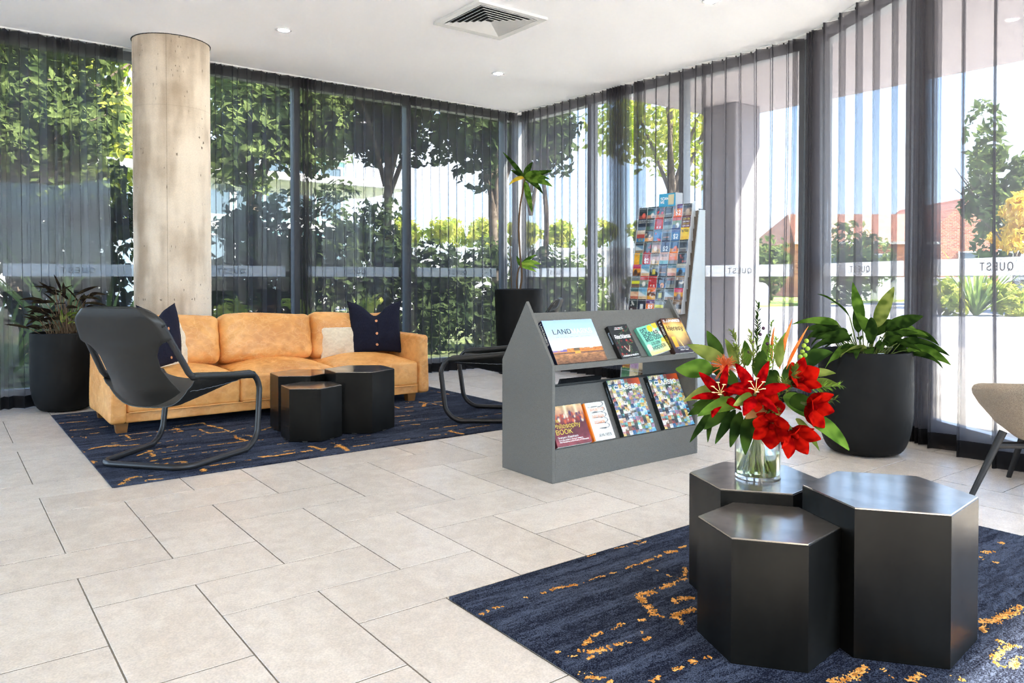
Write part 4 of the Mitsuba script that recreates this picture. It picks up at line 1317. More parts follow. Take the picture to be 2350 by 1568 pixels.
b = book('white paperback with orange spine and orange title words, beside the maroon book', 'l', .286, -.002, .150, .205, .028, c_green, (244, 126, 20))
put(b, 'SCHLAFT GUT', .034, .158, .014, 'm_textorange', False, .098, .028)
put(b, 'IHR FIESEN', .034, .120, .014, 'm_textorange', False, .082, .028)
put(b, 'GEDANKEN', .038, .089, .014, 'm_textorange', False, .072, .028)
put(b, 'JOHN GREEN', .042, .018, .015, 'm_textblack', False, .088, .028)
put(b, 'REIN', .030, .1805, .005, 'm_textwhite', True, .018, .028)


def c_classic(u, v):
    r = np.random.default_rng(77)
    pal = np.array([(232, 150, 60), (214, 226, 236), (60, 150, 190), (30, 100, 160), (240, 236, 228), (120, 90, 70), (190, 70, 60), (60, 80, 70), (110, 150, 90), (226, 190, 150), (40, 50, 70), (80, 190, 200), (170, 110, 140), (250, 200, 80), (90, 120, 180), (200, 200, 196)], float)
    c = np.zeros((len(u), 3))
    gx, gy = 10, 13
    off = r.uniform(-.3, .3, (gy + 1,))
    row = np.clip((v * gy).astype(int), 0, gy - 1)
    col = np.floor(u * gx + off[row]).astype(int) + 1
    a = pal[r.integers(0, len(pal), (gy, gx + 3))]
    b_ = pal[r.integers(0, len(pal), (gy, gx + 3))]
    # warm on the left, blue-green on the right and below
    fx, fy = u * gx + off[row] - np.floor(u * gx + off[row]), v * gy - row
    n = nz(u, v, 30, 9, 2)
    t = np.clip(fy * 1.2 - .2 + (n - .5) * 1.6, 0, 1)[:, None]
    c = a[row, col] * (1 - t) + b_[row, col] * t
    tint = lerp((248, 190, 130), (150, 214, 236), u * 1.1 + .1)
    c = c * .72 + tint * .28 * (c / 160).clip(.3, 1.2)
    g_ = c.mean(1, keepdims=True)
    c = (c * .68 + g_ * .32) * (.72 + .56 * nz(u, v, 55, 4, 2)[:, None])
    c = np.where(((u > .62) & (v > .88))[:, None], lerp((150, 60, 50), (236, 100, 40), u * 3 - 2), c)
    return c


for x, w, lab in ((.495, .252, 'tall collage covered book, left of its twin on the lower tier'), (.815, .252, 'tall collage covered book at the right end of the lower tier')):
    b = book(lab, 'l', x, -.004, w, .315, .030, c_classic, (22, 30, 28), res=(90, 112), hard=True)
    put(b, 'CLASSIC', .040, .256, .026, 'm_textwhite', True, .182, .030)
    put_spine(b, 'CLASSIC COLLECTION', .006, 'm_textgrey', .28, .03, width=.09)

# a book on the far side of the stand shows its upper edge over the lower ridge
bk = thing('book', 'dark framed book on the far side of the stand, only its upper edge in view', 'book')
o2 = np.array([RX0 + .20, 2 * RYM - O_L[1], O_L[2]])
ey2, ez2 = np.array([0, -EY_L[1], EY_L[2]]), np.array([0, EY_L[2], EY_L[1]])
add('cover', place(cat(frame_mesh(.06, .36, 0.02, .338, .012, .004, .016), box(.06, .36, .02, .338, .002, .006)), o2, [1, 0, 0], ey2, ez2), 'm_black', bk)
add('mount', place(box(.073, .347, .034, .325, .006, .0085), o2, [1, 0, 0], ey2, ez2), 'm_panelpale', bk)

# ---------------------------------------------------------------- brochure stand
bst = thing('brochure_stand', 'tall leaning brochure stand with clear acrylic pockets in front of the street curtain', 'brochure stand')
BY0, BY1 = 4.300, 4.985
xb = lambda z: 5.18 - (1.60 - z) * .155


def wedge(y0, y1):
    return cat(*[place(prism([(xb(.02), .02), (5.25, .02), (5.25, 1.605), (xb(1.605), 1.605)], 0, y1 - y0), [0, y1, 0], [1, 0, 0], [0, 0, 1], [0, -1, 0])])


mat('m_standboard', base_color=lin(112, 102, 92), roughness=.5)
add('side_panel', wedge(BY0, BY0 + .012), 'm_panelpale', bst, label='pale grey blue side panel')
add('side_panel', wedge(BY1 - .012, BY1), 'm_panelpale', bst)
add('board', tm([(xb(.02) + .004, BY0 + .012, .02), (xb(.02) + .004, BY1 - .012, .02), (xb(1.60) + .004, BY1 - .012, 1.60), (xb(1.60) + .004, BY0 + .012, 1.60), (xb(.02) + .016, BY0 + .012, .02), (xb(.02) + .016, BY1 - .012, .02), (xb(1.60) + .016, BY1 - .012, 1.60), (xb(1.60) + .016, BY0 + .012, 1.60)],
                np.array([[0, 3, 2, 1], [4, 5, 6, 7], [3, 7, 6, 2], [0, 1, 5, 4]])), 'm_standboard', bst, label='brownish display board')
add('cap', box(xb(1.605) - .004, 5.255, BY0 - .002, BY0 + .016, 1.605, 1.612), 'm_black', bst)
add('plinth', box(xb(.02) - .02, 5.27, BY0 - .01, BY1 + .01, .0004, .02), 'm_dark', bst)

CARDS = [  # per card: words for the label, colours from bottom to top, features
    [('dark card with a coral figure', [(150, 70, 60), (40, 44, 50), (60, 76, 84)], 'blob', (236, 110, 90)), ('teal card with swimmers', [(200, 140, 110), (40, 110, 116), (36, 60, 66)], 'blob', (240, 220, 200)), ('dark card with two red dots', [(190, 130, 80), (46, 44, 50), (56, 54, 60)], 'dots', (236, 60, 60)), ('charcoal landscape card', [(110, 104, 94), (62, 62, 58), (44, 46, 46)], 'line', (190, 190, 180)), ('purple and orange two dollar card', [(240, 120, 40), (240, 130, 40), (96, 50, 110)], '$2', None), ('sandy card with a furry animal', [(176, 150, 124), (120, 104, 90), (70, 72, 76)], 'blob', (200, 176, 150))],
    [('navy card with a white title', [(120, 140, 160), (34, 44, 66), (40, 50, 70)], 'title', (236, 236, 230)), ('black card with a thin white title', [(60, 96, 60), (30, 34, 32), (28, 32, 32)], 'title', (210, 210, 200)), ('plain red card', [(206, 52, 46), (200, 44, 40), (196, 40, 36)], 'low', (250, 230, 220)), ('navy card with a bold white headline', [(150, 170, 170), (36, 44, 60), (40, 44, 52)], 'title', (240, 236, 226)), ('card with orange headline over a picture', [(60, 90, 130), (130, 150, 110), (224, 80, 50)], 'blob', (230, 230, 226)), ('maroon card packed with yellow words', [(110, 34, 30), (104, 36, 36), (90, 28, 34)], 'HOP-ON', None)],
    [('cream card with a red and blue strip', [(70, 140, 190), (186, 70, 56), (232, 214, 190)], 'low', (200, 170, 60)), ('dark card with an orange helmet', [(220, 150, 60), (70, 62, 54), (60, 56, 56)], 'dots', (236, 200, 150)), ('blue sky card with a red balloon', [(70, 120, 176), (84, 136, 190), (96, 140, 180)], 'dots', (236, 90, 90)), ('grey card with small night photographs', [(60, 56, 54), (70, 74, 84), (130, 150, 170)], 'line', (200, 120, 70)), ('blue two dollar card with a pink corner', [(20, 96, 150), (20, 104, 160), (60, 80, 140)], '$2', None), ('bright yellow bus card', [(244, 196, 20), (248, 206, 30), (246, 200, 24)], 'BUS', None)],
    [('slate card with a pale slope', [(150, 130, 100), (110, 150, 180), (62, 72, 76)], 'slope', (206, 220, 226)), ('dark green card with red dancers', [(50, 50, 46), (44, 58, 48), (60, 70, 62)], 'dots', (200, 44, 50)), ('pink card with a plate of food', [(224, 170, 80), (206, 160, 146), (120, 96, 84)], 'blob', (240, 224, 200)), ('navy two dollar card', [(30, 36, 76), (34, 40, 84), (40, 54, 96)], '$2', None), ('blue card with an orange letter', [(220, 140, 60), (36, 76, 120), (40, 84, 126)], 'blob', (240, 110, 50)), ('black mountain card with white lines', [(110, 100, 94), (46, 46, 46), (40, 42, 42)], 'line', (200, 196, 186))],
    [('yellow card with a green edge', [(246, 180, 20), (248, 190, 20), (244, 176, 24)], 'edge', (90, 160, 130)), ('red two dollar card', [(190, 40, 40), (186, 38, 40), (170, 44, 44)], '$2', None), ('pink card with a round dish', [(226, 170, 80), (214, 176, 160), (130, 110, 96)], 'blob', (244, 226, 206)), ('pale pink card with a teal lagoon', [(110, 176, 184), (226, 190, 172), (232, 186, 172)], 'CRUISE', None), ('orange arch card with a cream title', [(120, 116, 116), (236, 120, 40), (240, 124, 40)], 'title', (250, 226, 190)), ('black festive card', [(36, 32, 30), (34, 32, 30), (40, 36, 36)], 'dots', (200, 90, 70))],
    [('magenta card with golden crowd', [(120, 70, 30), (236, 160, 40), (206, 46, 100)], 'blob', (70, 40, 20)), ('beach card with a pale sky', [(224, 190, 150), (160, 200, 214), (90, 160, 200)], 'slope', (236, 240, 240)), ('dark card with a yellow square', [(52, 56, 54), (48, 54, 52), (120, 120, 100)], 'square', (226, 206, 60)), ('navy card with two photo strips', [(60, 66, 76), (90, 60, 50), (60, 84, 120)], 'line', (220, 150, 90)), ('salmon card with sunbathers', [(206, 130, 100), (226, 180, 140), (70, 110, 120)], 'slope', (240, 200, 160)), ('card with blue umbrellas', [(40, 44, 50), (40, 130, 190), (180, 176, 160)], 'blob', (30, 30, 34))],
    [('grey card with a yellow band', [(120, 90, 70), (104, 112, 112), (130, 140, 144)], 'band', (226, 226, 50)), ('card with a red headline over a picture', [(90, 116, 120), (150, 160, 140), (206, 60, 56)], 'blob', (236, 236, 230)), ('red card with white marks', [(204, 44, 44), (200, 40, 40), (190, 36, 36)], 'low', (250, 236, 226)), ('dark blue card with an orange runner', [(40, 90, 150), (60, 64, 80), (60, 62, 74)], 'blob', (240, 150, 70)), ('charcoal card with an orange headline', [(120, 110, 80), (60, 64, 66), (64, 60, 58)], 'title', (220, 96, 50)), ('black card with white curves', [(60, 52, 50), (50, 44, 44), (150, 110, 70)], 'dots', (236, 224, 210))],
    [('salmon card with people by the sea', [(200, 110, 80), (226, 176, 140), (66, 110, 116)], 'slope', (240, 206, 170)), ('pale beach card', [(230, 200, 160), (150, 196, 210), (110, 170, 206)], 'slope', (240, 240, 236)), ('orange card with brown faces', [(246, 176, 30), (110, 56, 30), (240, 116, 40)], 'dots', (240, 220, 190)), ('black card with a yellow square', [(40, 44, 44), (36, 40, 40), (100, 104, 96)], 'square', (222, 206, 60)), ('grey card with a rocky shore', [(160, 120, 90), (120, 146, 160), (70, 76, 76)], 'slope', (200, 214, 220)), ('magenta card with a golden festival', [(110, 60, 30), (240, 170, 40), (214, 44, 90)], 'blob', (80, 40, 20))],
    [('black card with white blossoms', [(70, 36, 34), (30, 40, 42), (36, 48, 50)], 'dots', (236, 230, 220)), ('navy card with a small white square', [(34, 38, 60), (36, 40, 64), (46, 44, 60)], 'square', (220, 220, 216)), ('orange and purple two dollar card', [(242, 116, 36), (242, 124, 40), (92, 46, 106)], '$2', None), ('grey card with a bright yellow strip', [(110, 84, 64), (110, 116, 116), (140, 150, 150)], 'band', (230, 228, 50)), ('dark grey mountain card', [(150, 140, 120), (64, 64, 62), (52, 54, 54)], 'line', (190, 186, 176)), ('dark card half hidden by the book stand', [(180, 170, 160), (56, 50, 50), (130, 96, 60)], 'dots', (236, 220, 200))],
]
BIG = [('tall green brochure', [(110, 160, 120), (70, 120, 90), (150, 70, 60)], 'title', (226, 206, 90)), ('tall map brochure', [(206, 190, 160), (196, 190, 150), (176, 150, 180)], 'slope', (240, 230, 200)), ('tall sepia brochure', [(190, 170, 140), (120, 104, 84), (206, 190, 160)], 'square', (60, 50, 44)), ('tall blue brochure', [(60, 96, 140), (90, 130, 170), (200, 214, 226)], 'title', (240, 240, 236)), ('tall olive brochure', [(110, 116, 70), (150, 150, 100), (200, 200, 170)], 'band', (236, 226, 200)), ('tall red brochure', [(150, 44, 40), (176, 60, 50), (214, 190, 160)], 'title', (244, 236, 220))]


def card_fn(cols, feat, fc, seed):
    def fn(u, v):
        c = bands(v, (0, cols[0]), (.34, cols[0]), (.40, cols[1]), (.66, cols[1]), (.72, cols[2]), (1, cols[2]))
        c = c * (.86 + .28 * nz(u, v, 9, seed, 2)[:, None])
        r = np.random.default_rng(seed)
        if feat == 'blob':
            c = disc(c, u, v, r.uniform(.35, .65), r.uniform(.28, .42), .22, fc, 1.1, .06)
            c = disc(c, u, v, r.uniform(.1, .9), r.uniform(.1, .25), .12, np.array(fc) * .6, 1.1, .06)
        elif feat == 'dots':
            for _ in range(6):
                c = disc(c, u, v, r.uniform(.1, .9), r.uniform(.08, .8), r.uniform(.05, .11), fc, 1.1, .04)
        elif feat == 'title':
            for q in (.80, .70):
                c = lerp_arr(c, fc, np.where((u > .14) & (u < .86) & (np.sin(u * 46 + q * 9) > -.5), (.035 - np.abs(v - q)) / .01, 0))
        elif feat == 'low':
            for a in (.32, .66):
                c = disc(c, u, v, a, .26, .09, fc, 1.1, .04)
            c = lerp_arr(c, fc, np.where((u > .25) & (u < .8), (.02 - np.abs(v - .10)) / .01, 0))
        elif feat == 'line':
            for q in (.84, .62, .36):
                c = lerp_arr(c, fc, np.where((u > .12) & (u < .85), (.022 - np.abs(v - q)) / .01, 0) * .8)
        elif feat == 'band':
            c = lerp_arr(c, fc, (.10 - np.abs(v - .50)) / .01)
        elif feat == 'square':
            c = lerp_arr(c, fc, np.minimum(.22 - np.abs(u - .5), .20 - np.abs(v - .42)) / .02)
        elif feat == 'slope':
            c = lerp_arr(c, fc, np.minimum(v - .30, .72 - .35 * u - v) / .03)
        elif feat == 'edge':
            c = lerp_arr(c, fc, (u - .66) / .02)
        return c
    return fn


ORD = ['first', 'second', 'third', 'fourth', 'fifth', 'sixth']
ROW = ['top', 'second', 'third', 'fourth', 'fifth', 'sixth', 'seventh', 'eighth', 'ninth']
CARD_W, PITCH_Y = .0985, .1045
YL = 4.957


def set_card(label, i, zb, h, cols, feat, fc, seed, group):
    x = xb(zb) - .062
    k_ = thing('brochure', label, 'brochure', group)
    r = np.random.default_rng(seed)
    y = YL - i * PITCH_Y - .003 - r.uniform(-.001, .001)
    ez = unit([-1, 0, -.10])
    ey = unit([.10, 0, 1])
    o = np.array([x, y, zb])
    add('booklet', place(box(0, CARD_W, 0, h, -.008, -.0002), o, [0, -1, 0], ey, ez), 'm_paper', k_)
    printed('cover_print', CARD_W, h, 15, 18, card_fn(cols, feat, fc, seed), k_, (o, np.array([0, -1.0, 0]), ey, ez), .0003)
    if feat and feat[0] in '$HBC':
        tm_, col = {'$2': ('$2', 'm_textwhite'), 'HOP-ON': ('HOP-ON', 'm_textgold'), 'BUS': ('$47 BUS', 'm_textblack'), 'CRUISE': ('CRUISE', 'm_textgreen')}[feat]
        if feat == '$2':
            t = text(tm_, .040, .0004, True, .056)
            t.vertices += [.022, .024, .0006]
        else:
            t = text(tm_, .017, .0004, True, .076)
            t.vertices += [.011, h * .68, .0006]
        add('lettering', place(t, o, [0, -1, 0], ey, ez), col, k_)
        if feat == 'HOP-ON':
            for s_, q, cc in (('DISCOVER', .50, 'm_textwhite'), ('HOP-OFF', .34, 'm_textgold'), ('EXPLORE', .18, 'm_textwhite')):
                t = text(s_, .012, .0004, True, .076)
                t.vertices += [.011, h * q, .0006]
                add('lettering', place(t, o, [0, -1, 0], ey, ez), cc, k_)


def pocket(zb, h, wide=True):
    x = xb(zb) - .062
    ez = unit([-1, 0, -.10])
    ey = unit([.10, 0, 1])
    o = np.array([x, YL + .004, zb - .004])
    W = 6 * PITCH_Y + .004
    k_ = add('acrylic_pocket', place(tm([(0, 0, .006), (W, 0, .006), (W, h, .006), (0, h, .006)], np.array([[0, 1, 2, 3]])), o, [0, -1, 0], ey, ez), 'm_acrylic', bst, label='clear acrylic pocket')
    ends = []
    for s_ in (0.0, W):
        ends.append(tm([(s_, 0, .006), (s_, h + .016, .006), (s_, h + .030, -.034), (s_, 0, -.050)], np.array([[0, 1, 2, 3]])))
    ends.append(tm([(0, 0, .006), (W, 0, .006), (W, 0, -.048), (0, 0, -.048)], np.array([[0, 1, 2, 3]])))
    add('end_plates', place(cat(*ends), o, [0, -1, 0], ey, ez), 'm_acrylicedge', k_, kind='stuff')
    add('lip', place(box(0, W, h - .0015, h + .0015, .0045, .0075), o, [0, -1, 0], ey, ez), 'm_acrylicedge', k_)


for k_, row in enumerate(CARDS):
    zb = 1.660 - .104 * k_ - .116
    for i, (lab, cols, feat, fc) in enumerate(row):
        set_card('%s, %s in the %s row of the stand' % (lab, ORD[i], ROW[k_]), i, zb, .116, cols, feat, fc, 100 + k_ * 10 + i, 'brochures in the leaning stand')
    pocket(zb, .108)
for k_, zb in enumerate((.435, .075)):
    for i, (lab, cols, feat, fc) in enumerate(BIG if k_ == 1 else BIG[::-1]):
        set_card('%s, %s in the %s row of the stand' % (lab, ORD[i], ('last but one', 'lowest')[k_]), i, zb, .20, cols, feat, fc, 300 + k_ * 10 + i, 'tall brochures low in the leaning stand')
    pocket(zb, .12)

# the blue sign on top (its code is left plain)
sg = thing('sign_card', 'small blue scan me sign in a clear holder on top of the brochure stand', 'sign')
zt = 1.648
so = np.array([5.10, 4.70, zt])
ez, ey = unit([-1, 0, -.06]), unit([.06, 0, 1])
printed('sign_print', .196, .116, 24, 16, lambda u, v: lerp_arr(np.tile([66, 170, 214.0], (len(u), 1)), (226, 216, 180), np.minimum(.17 - np.abs(u - .72), .40 - np.abs(v - .52)) / .02), sg, (so, np.array([0, -1.0, 0]), ey, ez), .0003)
add('holder', place(box(0, .196, 0, .116, -.004, 0), so, [0, -1, 0], ey, ez), 'm_acrylicedge', sg)
add('upright', box(5.10, 5.19, 4.50, 4.506, 1.60, 1.765), 'm_acrylicedge', sg)
for s_, y_ in (('SCAN', .060), ('ME', .030)):
    t = text(s_, .024, .0005, True)
    t.vertices += [.018, y_, .0006]
    add('lettering', place(t, so, [0, -1, 0], ey, ez), 'm_textwhite', sg)

# ---------------------------------------------------------------- planters
def planter(label, x, y, R, H, base_r, curve=.42):
    k_ = thing('planter', label, 'planter')
    pr = [(0, .0005), (base_r * .9, .0005), (base_r, .006)]
    for t in np.linspace(0.05, 1, 22):
        a = t * math.pi / 2
        pr.append((base_r + (R - base_r) * math.sin(a) ** .85, .006 + H * curve * (1 - math.cos(a))))
    pr += [(R * 1.0, H * .7), (R * .995, H - .008), (R * .990, H - .002), (R * .975, H), (R * .93, H), (R * .915, H - .006), (R * .91, H - .10), (0, H - .10)]
    add('pot', move(lathe(pr, 72), x, y), 'm_pot', k_, smooth=40)
    r = np.random.default_rng(int(x * 100))
    n = 26
    m = grid(20, n, lambda u, v: np.stack([x + v * R * .912 * np.cos(u * 2 * np.pi), y + v * R * .912 * np.sin(u * 2 * np.pi), H - .055 + .020 * meshkit.fbm(np.stack([np.cos(u * 6.2832) * v * 5, np.sin(u * 6.2832) * v * 5, u * 0], -1), 3, 2)], -1), closed_u=True)
    add('soil', m, 'm_soil', k_, smooth=True)
    return k_


planter('matt black round planter left of the sofa with a dark leaved plant', .78, 6.875, .225, .600, .135)
planter('matt black round planter by the street curtain with a broad leaved green plant', 4.285, 2.325, .258, .596, .165, .46)
# the tall one: a straight tapered cylinder
PTX, PTY = 4.93, 6.55
tp = thing('planter', 'tall dark grey cylindrical planter in the corner with a thin leggy plant', 'planter')
add('pot', move(lathe([(0, .0005), (.215, .0005), (.222, .008), (.245, .40), (.258, .80), (.262, .885), (.258, .897), (.250, .900), (.236, .900), (.232, .892), (.228, .80), (0, .80)], 72), PTX, PTY), 'm_pot', tp, smooth=40)
add('soil', move(lathe([(0, .846), (.10, .85), (.229, .842), (.229, .80), (0, .80)], 40), PTX, PTY), 'm_soil', tp)


def stem(k_, p, q, r0, r1, m, bend=(0, 0, 0), n=7, name='stem'):
    p, q, b = np.asarray(p, float), np.asarray(q, float), np.asarray(bend, float)
    t = np.linspace(0, 1, n)[:, None]
    P = p * (1 - t) + q * t + b * 4 * t * (1 - t)
    add(name, tube(P, np.linspace(r0, r1, n), 7), m, k_, smooth=True)
    return P


# --- broad leaved plant in the right planter (peace lily like)
pl = thing('potted_plant', 'broad leaved glossy green plant in the round planter by the street curtain', 'plant')
cx, cy, zs = 4.285, 2.325, .552
rgt = np.array([math.cos(YAW), -math.sin(YAW), 0])
fwd = np.array([math.sin(YAW), math.cos(YAW), 0])
up = np.array([0, 0, 1.0])
# (sideways reach, depth, height of the leaf's base, outward lean of the blade (1 flat .. 0 upright), length, width, droop, side turn, material)
LV = [(-.085, .02, .235, -.62, .78, .235, .098, .55, 'm_leafdark'), (-.02, .0, .20, -.18, .98, .245, .085, .2, 'm_leafmid'), (.055, -.03, .18, .28, .96, .250, .105, .25, 'm_leafolive'),
      (-.14, .05, .19, -.95, .30, .27, .075, .35, 'm_leafmid'), (-.12, -.03, .15, -.98, .20, .24, .085, .9, 'm_leafdark'), (-.16, -.08, .10, -.98, .12, .26, .095, .75, 'm_leafdark'),
      (-.10, -.14, .06, -.95, .05, .25, .10, .8, 'm_leafmid'), (-.19, .0, .155, -1., .20, .19, .06, 1.0, 'm_leafdark'), (-.06, -.15, .05, -.55, .25, .20, .09, .9, 'm_leafolive'),
      (.14, .04, .14, .78, .62, .25, .115, .35, 'm_leafdark'), (.19, -.02, .13, .98, .30, .25, .075, .9, 'm_leafdark'), (.17, .07, .17, .95, .35, .22, .065, .95, 'm_leafmid'),
      (.15, -.08, .09, .98, .12, .30, .085, .45, 'm_leafdark'), (.20, -.09, .05, .98, .10, .26, .095, .6, 'm_leafmid'), (.17, -.14, .02, .9, .25, .22, .08, 1.0, 'm_leafdark'),
      (.05, -.12, .08, .45, .55, .20, .09, .9, 'm_leafdark'), (-.02, -.13, .09, -.1, .62, .19, .085, .9, 'm_leafdark'), (.0, .10, .14, .1, .75, .22, .09, .6, 'm_leafdark'),
      (-.09, .11, .13, -.6, .55, .22, .09, .7, 'm_leafdark'), (.09, .11, .12, .6, .55, .22, .09, .7, 'm_leafdark'), (.02, -.05, .12, -.35, .75, .18, .08, .7, 'm_leafmid'),
      (.10, -.10, .12, .75, .45, .21, .085, .8, 'm_leafmid'), (-.13, -.10, .11, -.8, .40, .22, .09, .7, 'm_leafdark'), (.22, .03, .07, .95, .25, .24, .07, .7, 'm_leafdark')]
r = np.random.default_rng(6)
for i, (sx, sy, hz, ox, oz, ln, wd, dr_, m_) in enumerate(LV):
    b0 = np.array([cx, cy, zs - .01]) + rgt * sx * .35 + fwd * sy * .5
    tip = np.array([cx, cy, zs]) + rgt * sx + fwd * sy + up * hz
    stem(pl, b0, tip, .0045, .0030, 'm_stem', up * .01, name='stalk')
    d = unit(rgt * ox + fwd * (sy * 1.5) + up * oz)
    add('leaf', leaf(tip, d, ln, wd * .86, dr_ + .35, 12, .25, turned(d, r, .60), wave=.10, ph=r.uniform(0, 6)), m_, pl, smooth=True)
for a in range(26):
    an = r.uniform(0, 6.28)
    rr = r.uniform(.03, .12)
    b0 = np.array([cx + rr * math.cos(an), cy + rr * math.sin(an), zs - .01])
    q = b0 + [math.cos(an) * r.uniform(.03, .12), math.sin(an) * r.uniform(.03, .12), r.uniform(.06, .17)]
    stem(pl, b0, q, .0035, .0025, 'm_stem', name='stalk')
    add('leaf', leaf(q, [math.cos(an), math.sin(an), r.uniform(-.1, .6)], r.uniform(.09, .16), r.uniform(.045, .07), r.uniform(.6, 1.2), 8, .2, turned([math.cos(an), math.sin(an), .3], r, .6), wave=.08, ph=an), 'm_leafdark', pl, smooth=True)
add('dry_leaf', leaf(np.array([cx, cy, zs + .045]) - rgt * .03 - fwd * .12, -rgt + up * .3 - fwd * .3, .075, .04, .8, 7, .3), 'm_leafbrown', pl, smooth=True)
add('plant_tag', move(box(-.014, .014, -.0008, .0008, -.02, .030), *(np.array([cx, cy, zs + .012]) - rgt * .06 - fwd * .175), rz=-YAW), 'm_panelpale', pl)
add('plant_tag', move(box(-.018, .018, -.0008, .0008, -.02, .030), *(np.array([cx, cy, zs + .012]) + rgt * .01 - fwd * .18), rz=-YAW), 'm_panelpale', pl)

# --- dark purple leaved plant in the left planter
pl = thing('potted_plant', 'dark purple leaved plant with thin brown canes in the planter left of the sofa', 'plant')
cx, cy, zs = .78, 6.875, .555
r = np.random.default_rng(12)
clumps = [(-.06, -.03), (.055, -.02), (-.02, .04), (.03, .05)]
for i in range(60):
    c0 = clumps[i % 4]
    b0 = np.array([cx, cy, zs - .01]) + rgt * (c0[0] + r.normal(0, .022)) + fwd * (c0[1] + r.normal(0, .02))
    sgn = -1 if c0[0] < 0 else 1
    reach = r.uniform(-.03, .16) * sgn if i % 3 else r.uniform(-.05, .05)
    hz = r.uniform(.12, .36) if i % 4 else r.uniform(.06, .2)
    tip = b0 + rgt * reach + fwd * r.normal(0, .05) + up * hz
    stem(pl, b0, tip, .0035, .0020, 'm_stembrown', rgt * reach * -.2, name='cane')
    low = hz < .2
    d = unit(rgt * (reach * 6 + r.normal(0, .5) + .5 * sgn) + fwd * r.normal(0, .5) + up * r.uniform(.05, .75))
    add('leaf', leaf(tip, d, r.uniform(.10, .17), r.uniform(.021, .033), r.uniform(.3, .9), 8, .25, turned(d, r, .7)), 'm_leafolive' if (low and i % 2) else 'm_leafpurple', pl, smooth=True)
for sx, hz, ox, oz, ln in ((-.10, .235, -1, .05, .17), (-.13, .19, -1, -.35, .17), (.16, .29, 1, .05, .20), (.11, .20, 1, -.15, .17), (.13, .15, 1, -.2, .16), (-.02, .39, -.25, 1, .14), (.005, .34, .05, 1, .12), (-.07, .30, -1, .1, .18), (-.06, .415, -1, .25, .16)):
    b0 = np.array([cx, cy, zs]) + rgt * sx * .3
    tip = np.array([cx, cy, zs]) + rgt * sx + up * hz * .92
    stem(pl, b0, tip, .003, .002, 'm_stembrown', name='cane')
    add('leaf', leaf(tip, rgt * ox + up * oz - fwd * .15, ln, .030, .35, 9, .25, turned(rgt * ox + up * oz - fwd * .15, r, .8)), 'm_leafpurple', pl, smooth=True)

# --- leggy plant in the tall planter
pl = thing('potted_plant', 'thin leggy dracaena with a bare stem and few leaves in the tall corner planter', 'plant')
base = np.array([PTX, PTY, .845])
S1 = [base + rgt * .005, base + rgt * .03 + up * .20, base + rgt * .012 + up * .42, base - rgt * .002 + up * .70, base + rgt * .010 + up * .92, base + rgt * .040 + up * 1.10, base + rgt * .058 + up * 1.235]
add('stem', tube(smooth_path(S1, 8), np.linspace(.0115, .009, 49), 9), 'm_stembrown', pl, smooth=True)
S2 = [base - rgt * .012, base - rgt * .025 + up * .12, base - rgt * .01 + up * .24, base + rgt * .012 + up * .30]
add('stem', tube(smooth_path(S2, 8), .008, 8), 'm_stembrown', pl, smooth=True)
stem(pl, base - rgt * .075, base - rgt * .095 + up * .58, .004, .003, 'm_stembrown', name='cane')
hd = base + rgt * .058 + up * 1.235
D = lambda a, b, c: rgt * a + up * b - fwd * c
for d, ln, wd, dr_, mm in ((D(-.65, .85, .1), .36, .062, .15, 'm_leafdark'), (D(-.8, .5, .3), .17, .06, .2, 'm_leafdark'), (D(.75, .65, .35), .24, .10, .95, 'm_leafmid'), (D(.9, .45, -.1), .32, .075, .35, 'm_leafdark'), (D(.95, .45, .15), .30, .085, 1.1, 'm_leafmid'),
                          (D(.95, .05, .25), .33, .082, .75, 'm_leafmid'), (D(.8, -.35, .1), .27, .065, .75, 'm_leafdark'), (D(-.75, -.05, .2), .20, .05, .9, 'm_leafyellow'), (D(.25, -.95, .25), .36, .085, .2, 'm_leafmid'), (D(.3, .8, .3), .2, .07, .8, 'm_leafdark')):
    add('leaf', leaf(hd + up * r.uniform(-.03, .02), d, ln, wd, dr_, 11, .25, turned(d, r, .8), wave=.03), mm, pl, smooth=True)
h2 = base + rgt * .012 + up * .30
for d, ln, wd, dr_, mm in ((D(.8, .75, .1), .22, .05, .45, 'm_leafmid'), (D(.95, .5, .2), .24, .075, 1.0, 'm_leaflight'), (D(.95, .3, .3), .24, .06, 1.2, 'm_leaflight'), (D(.9, -.1, .3), .20, .05, .5, 'm_leaflight'), (D(-.2, .8, .2), .12, .04, .6, 'm_leafmid')):
    add('leaf', leaf(h2, d, ln, wd, dr_, 9, .25, turned(d, r, .8), wave=.04), mm, pl, smooth=True)

# ---------------------------------------------------------------- vase and flowers
VX, VY, VZ = 2.079, 1.486, .3784
VR, VH = .0712, .199
vs = thing('vase', 'clear glass cylinder vase of water on the near hexagonal table', 'vase')
add('glass', move(lathe([(0, 0), (VR - .003, 0), (VR, .003), (VR, VH - .0015), (VR - .0012, VH), (VR - .0026, VH), (VR - .0036, VH - .0015), (VR - .0036, .013), (VR - .007, .010), (0, .010)], 80), VX, VY, VZ), 'm_glass', vs, smooth=40)
WL = .082
add('water', move(lathe([(0, .0106), (VR - .0075, .0106), (VR - .0044, .0138), (VR - .0042, WL - .0006), (VR - .0044, WL), (0, WL)], 80), VX, VY, VZ), 'm_water', vs, smooth=30, label='shallow water in the vase')

bq = thing('bouquet', 'bouquet of red lilies and amaryllis with green leaves in the glass vase', 'flowers')
C = np.array([VX, VY, VZ])
r = np.random.default_rng(21)
neck = C + up * (VH + .01)
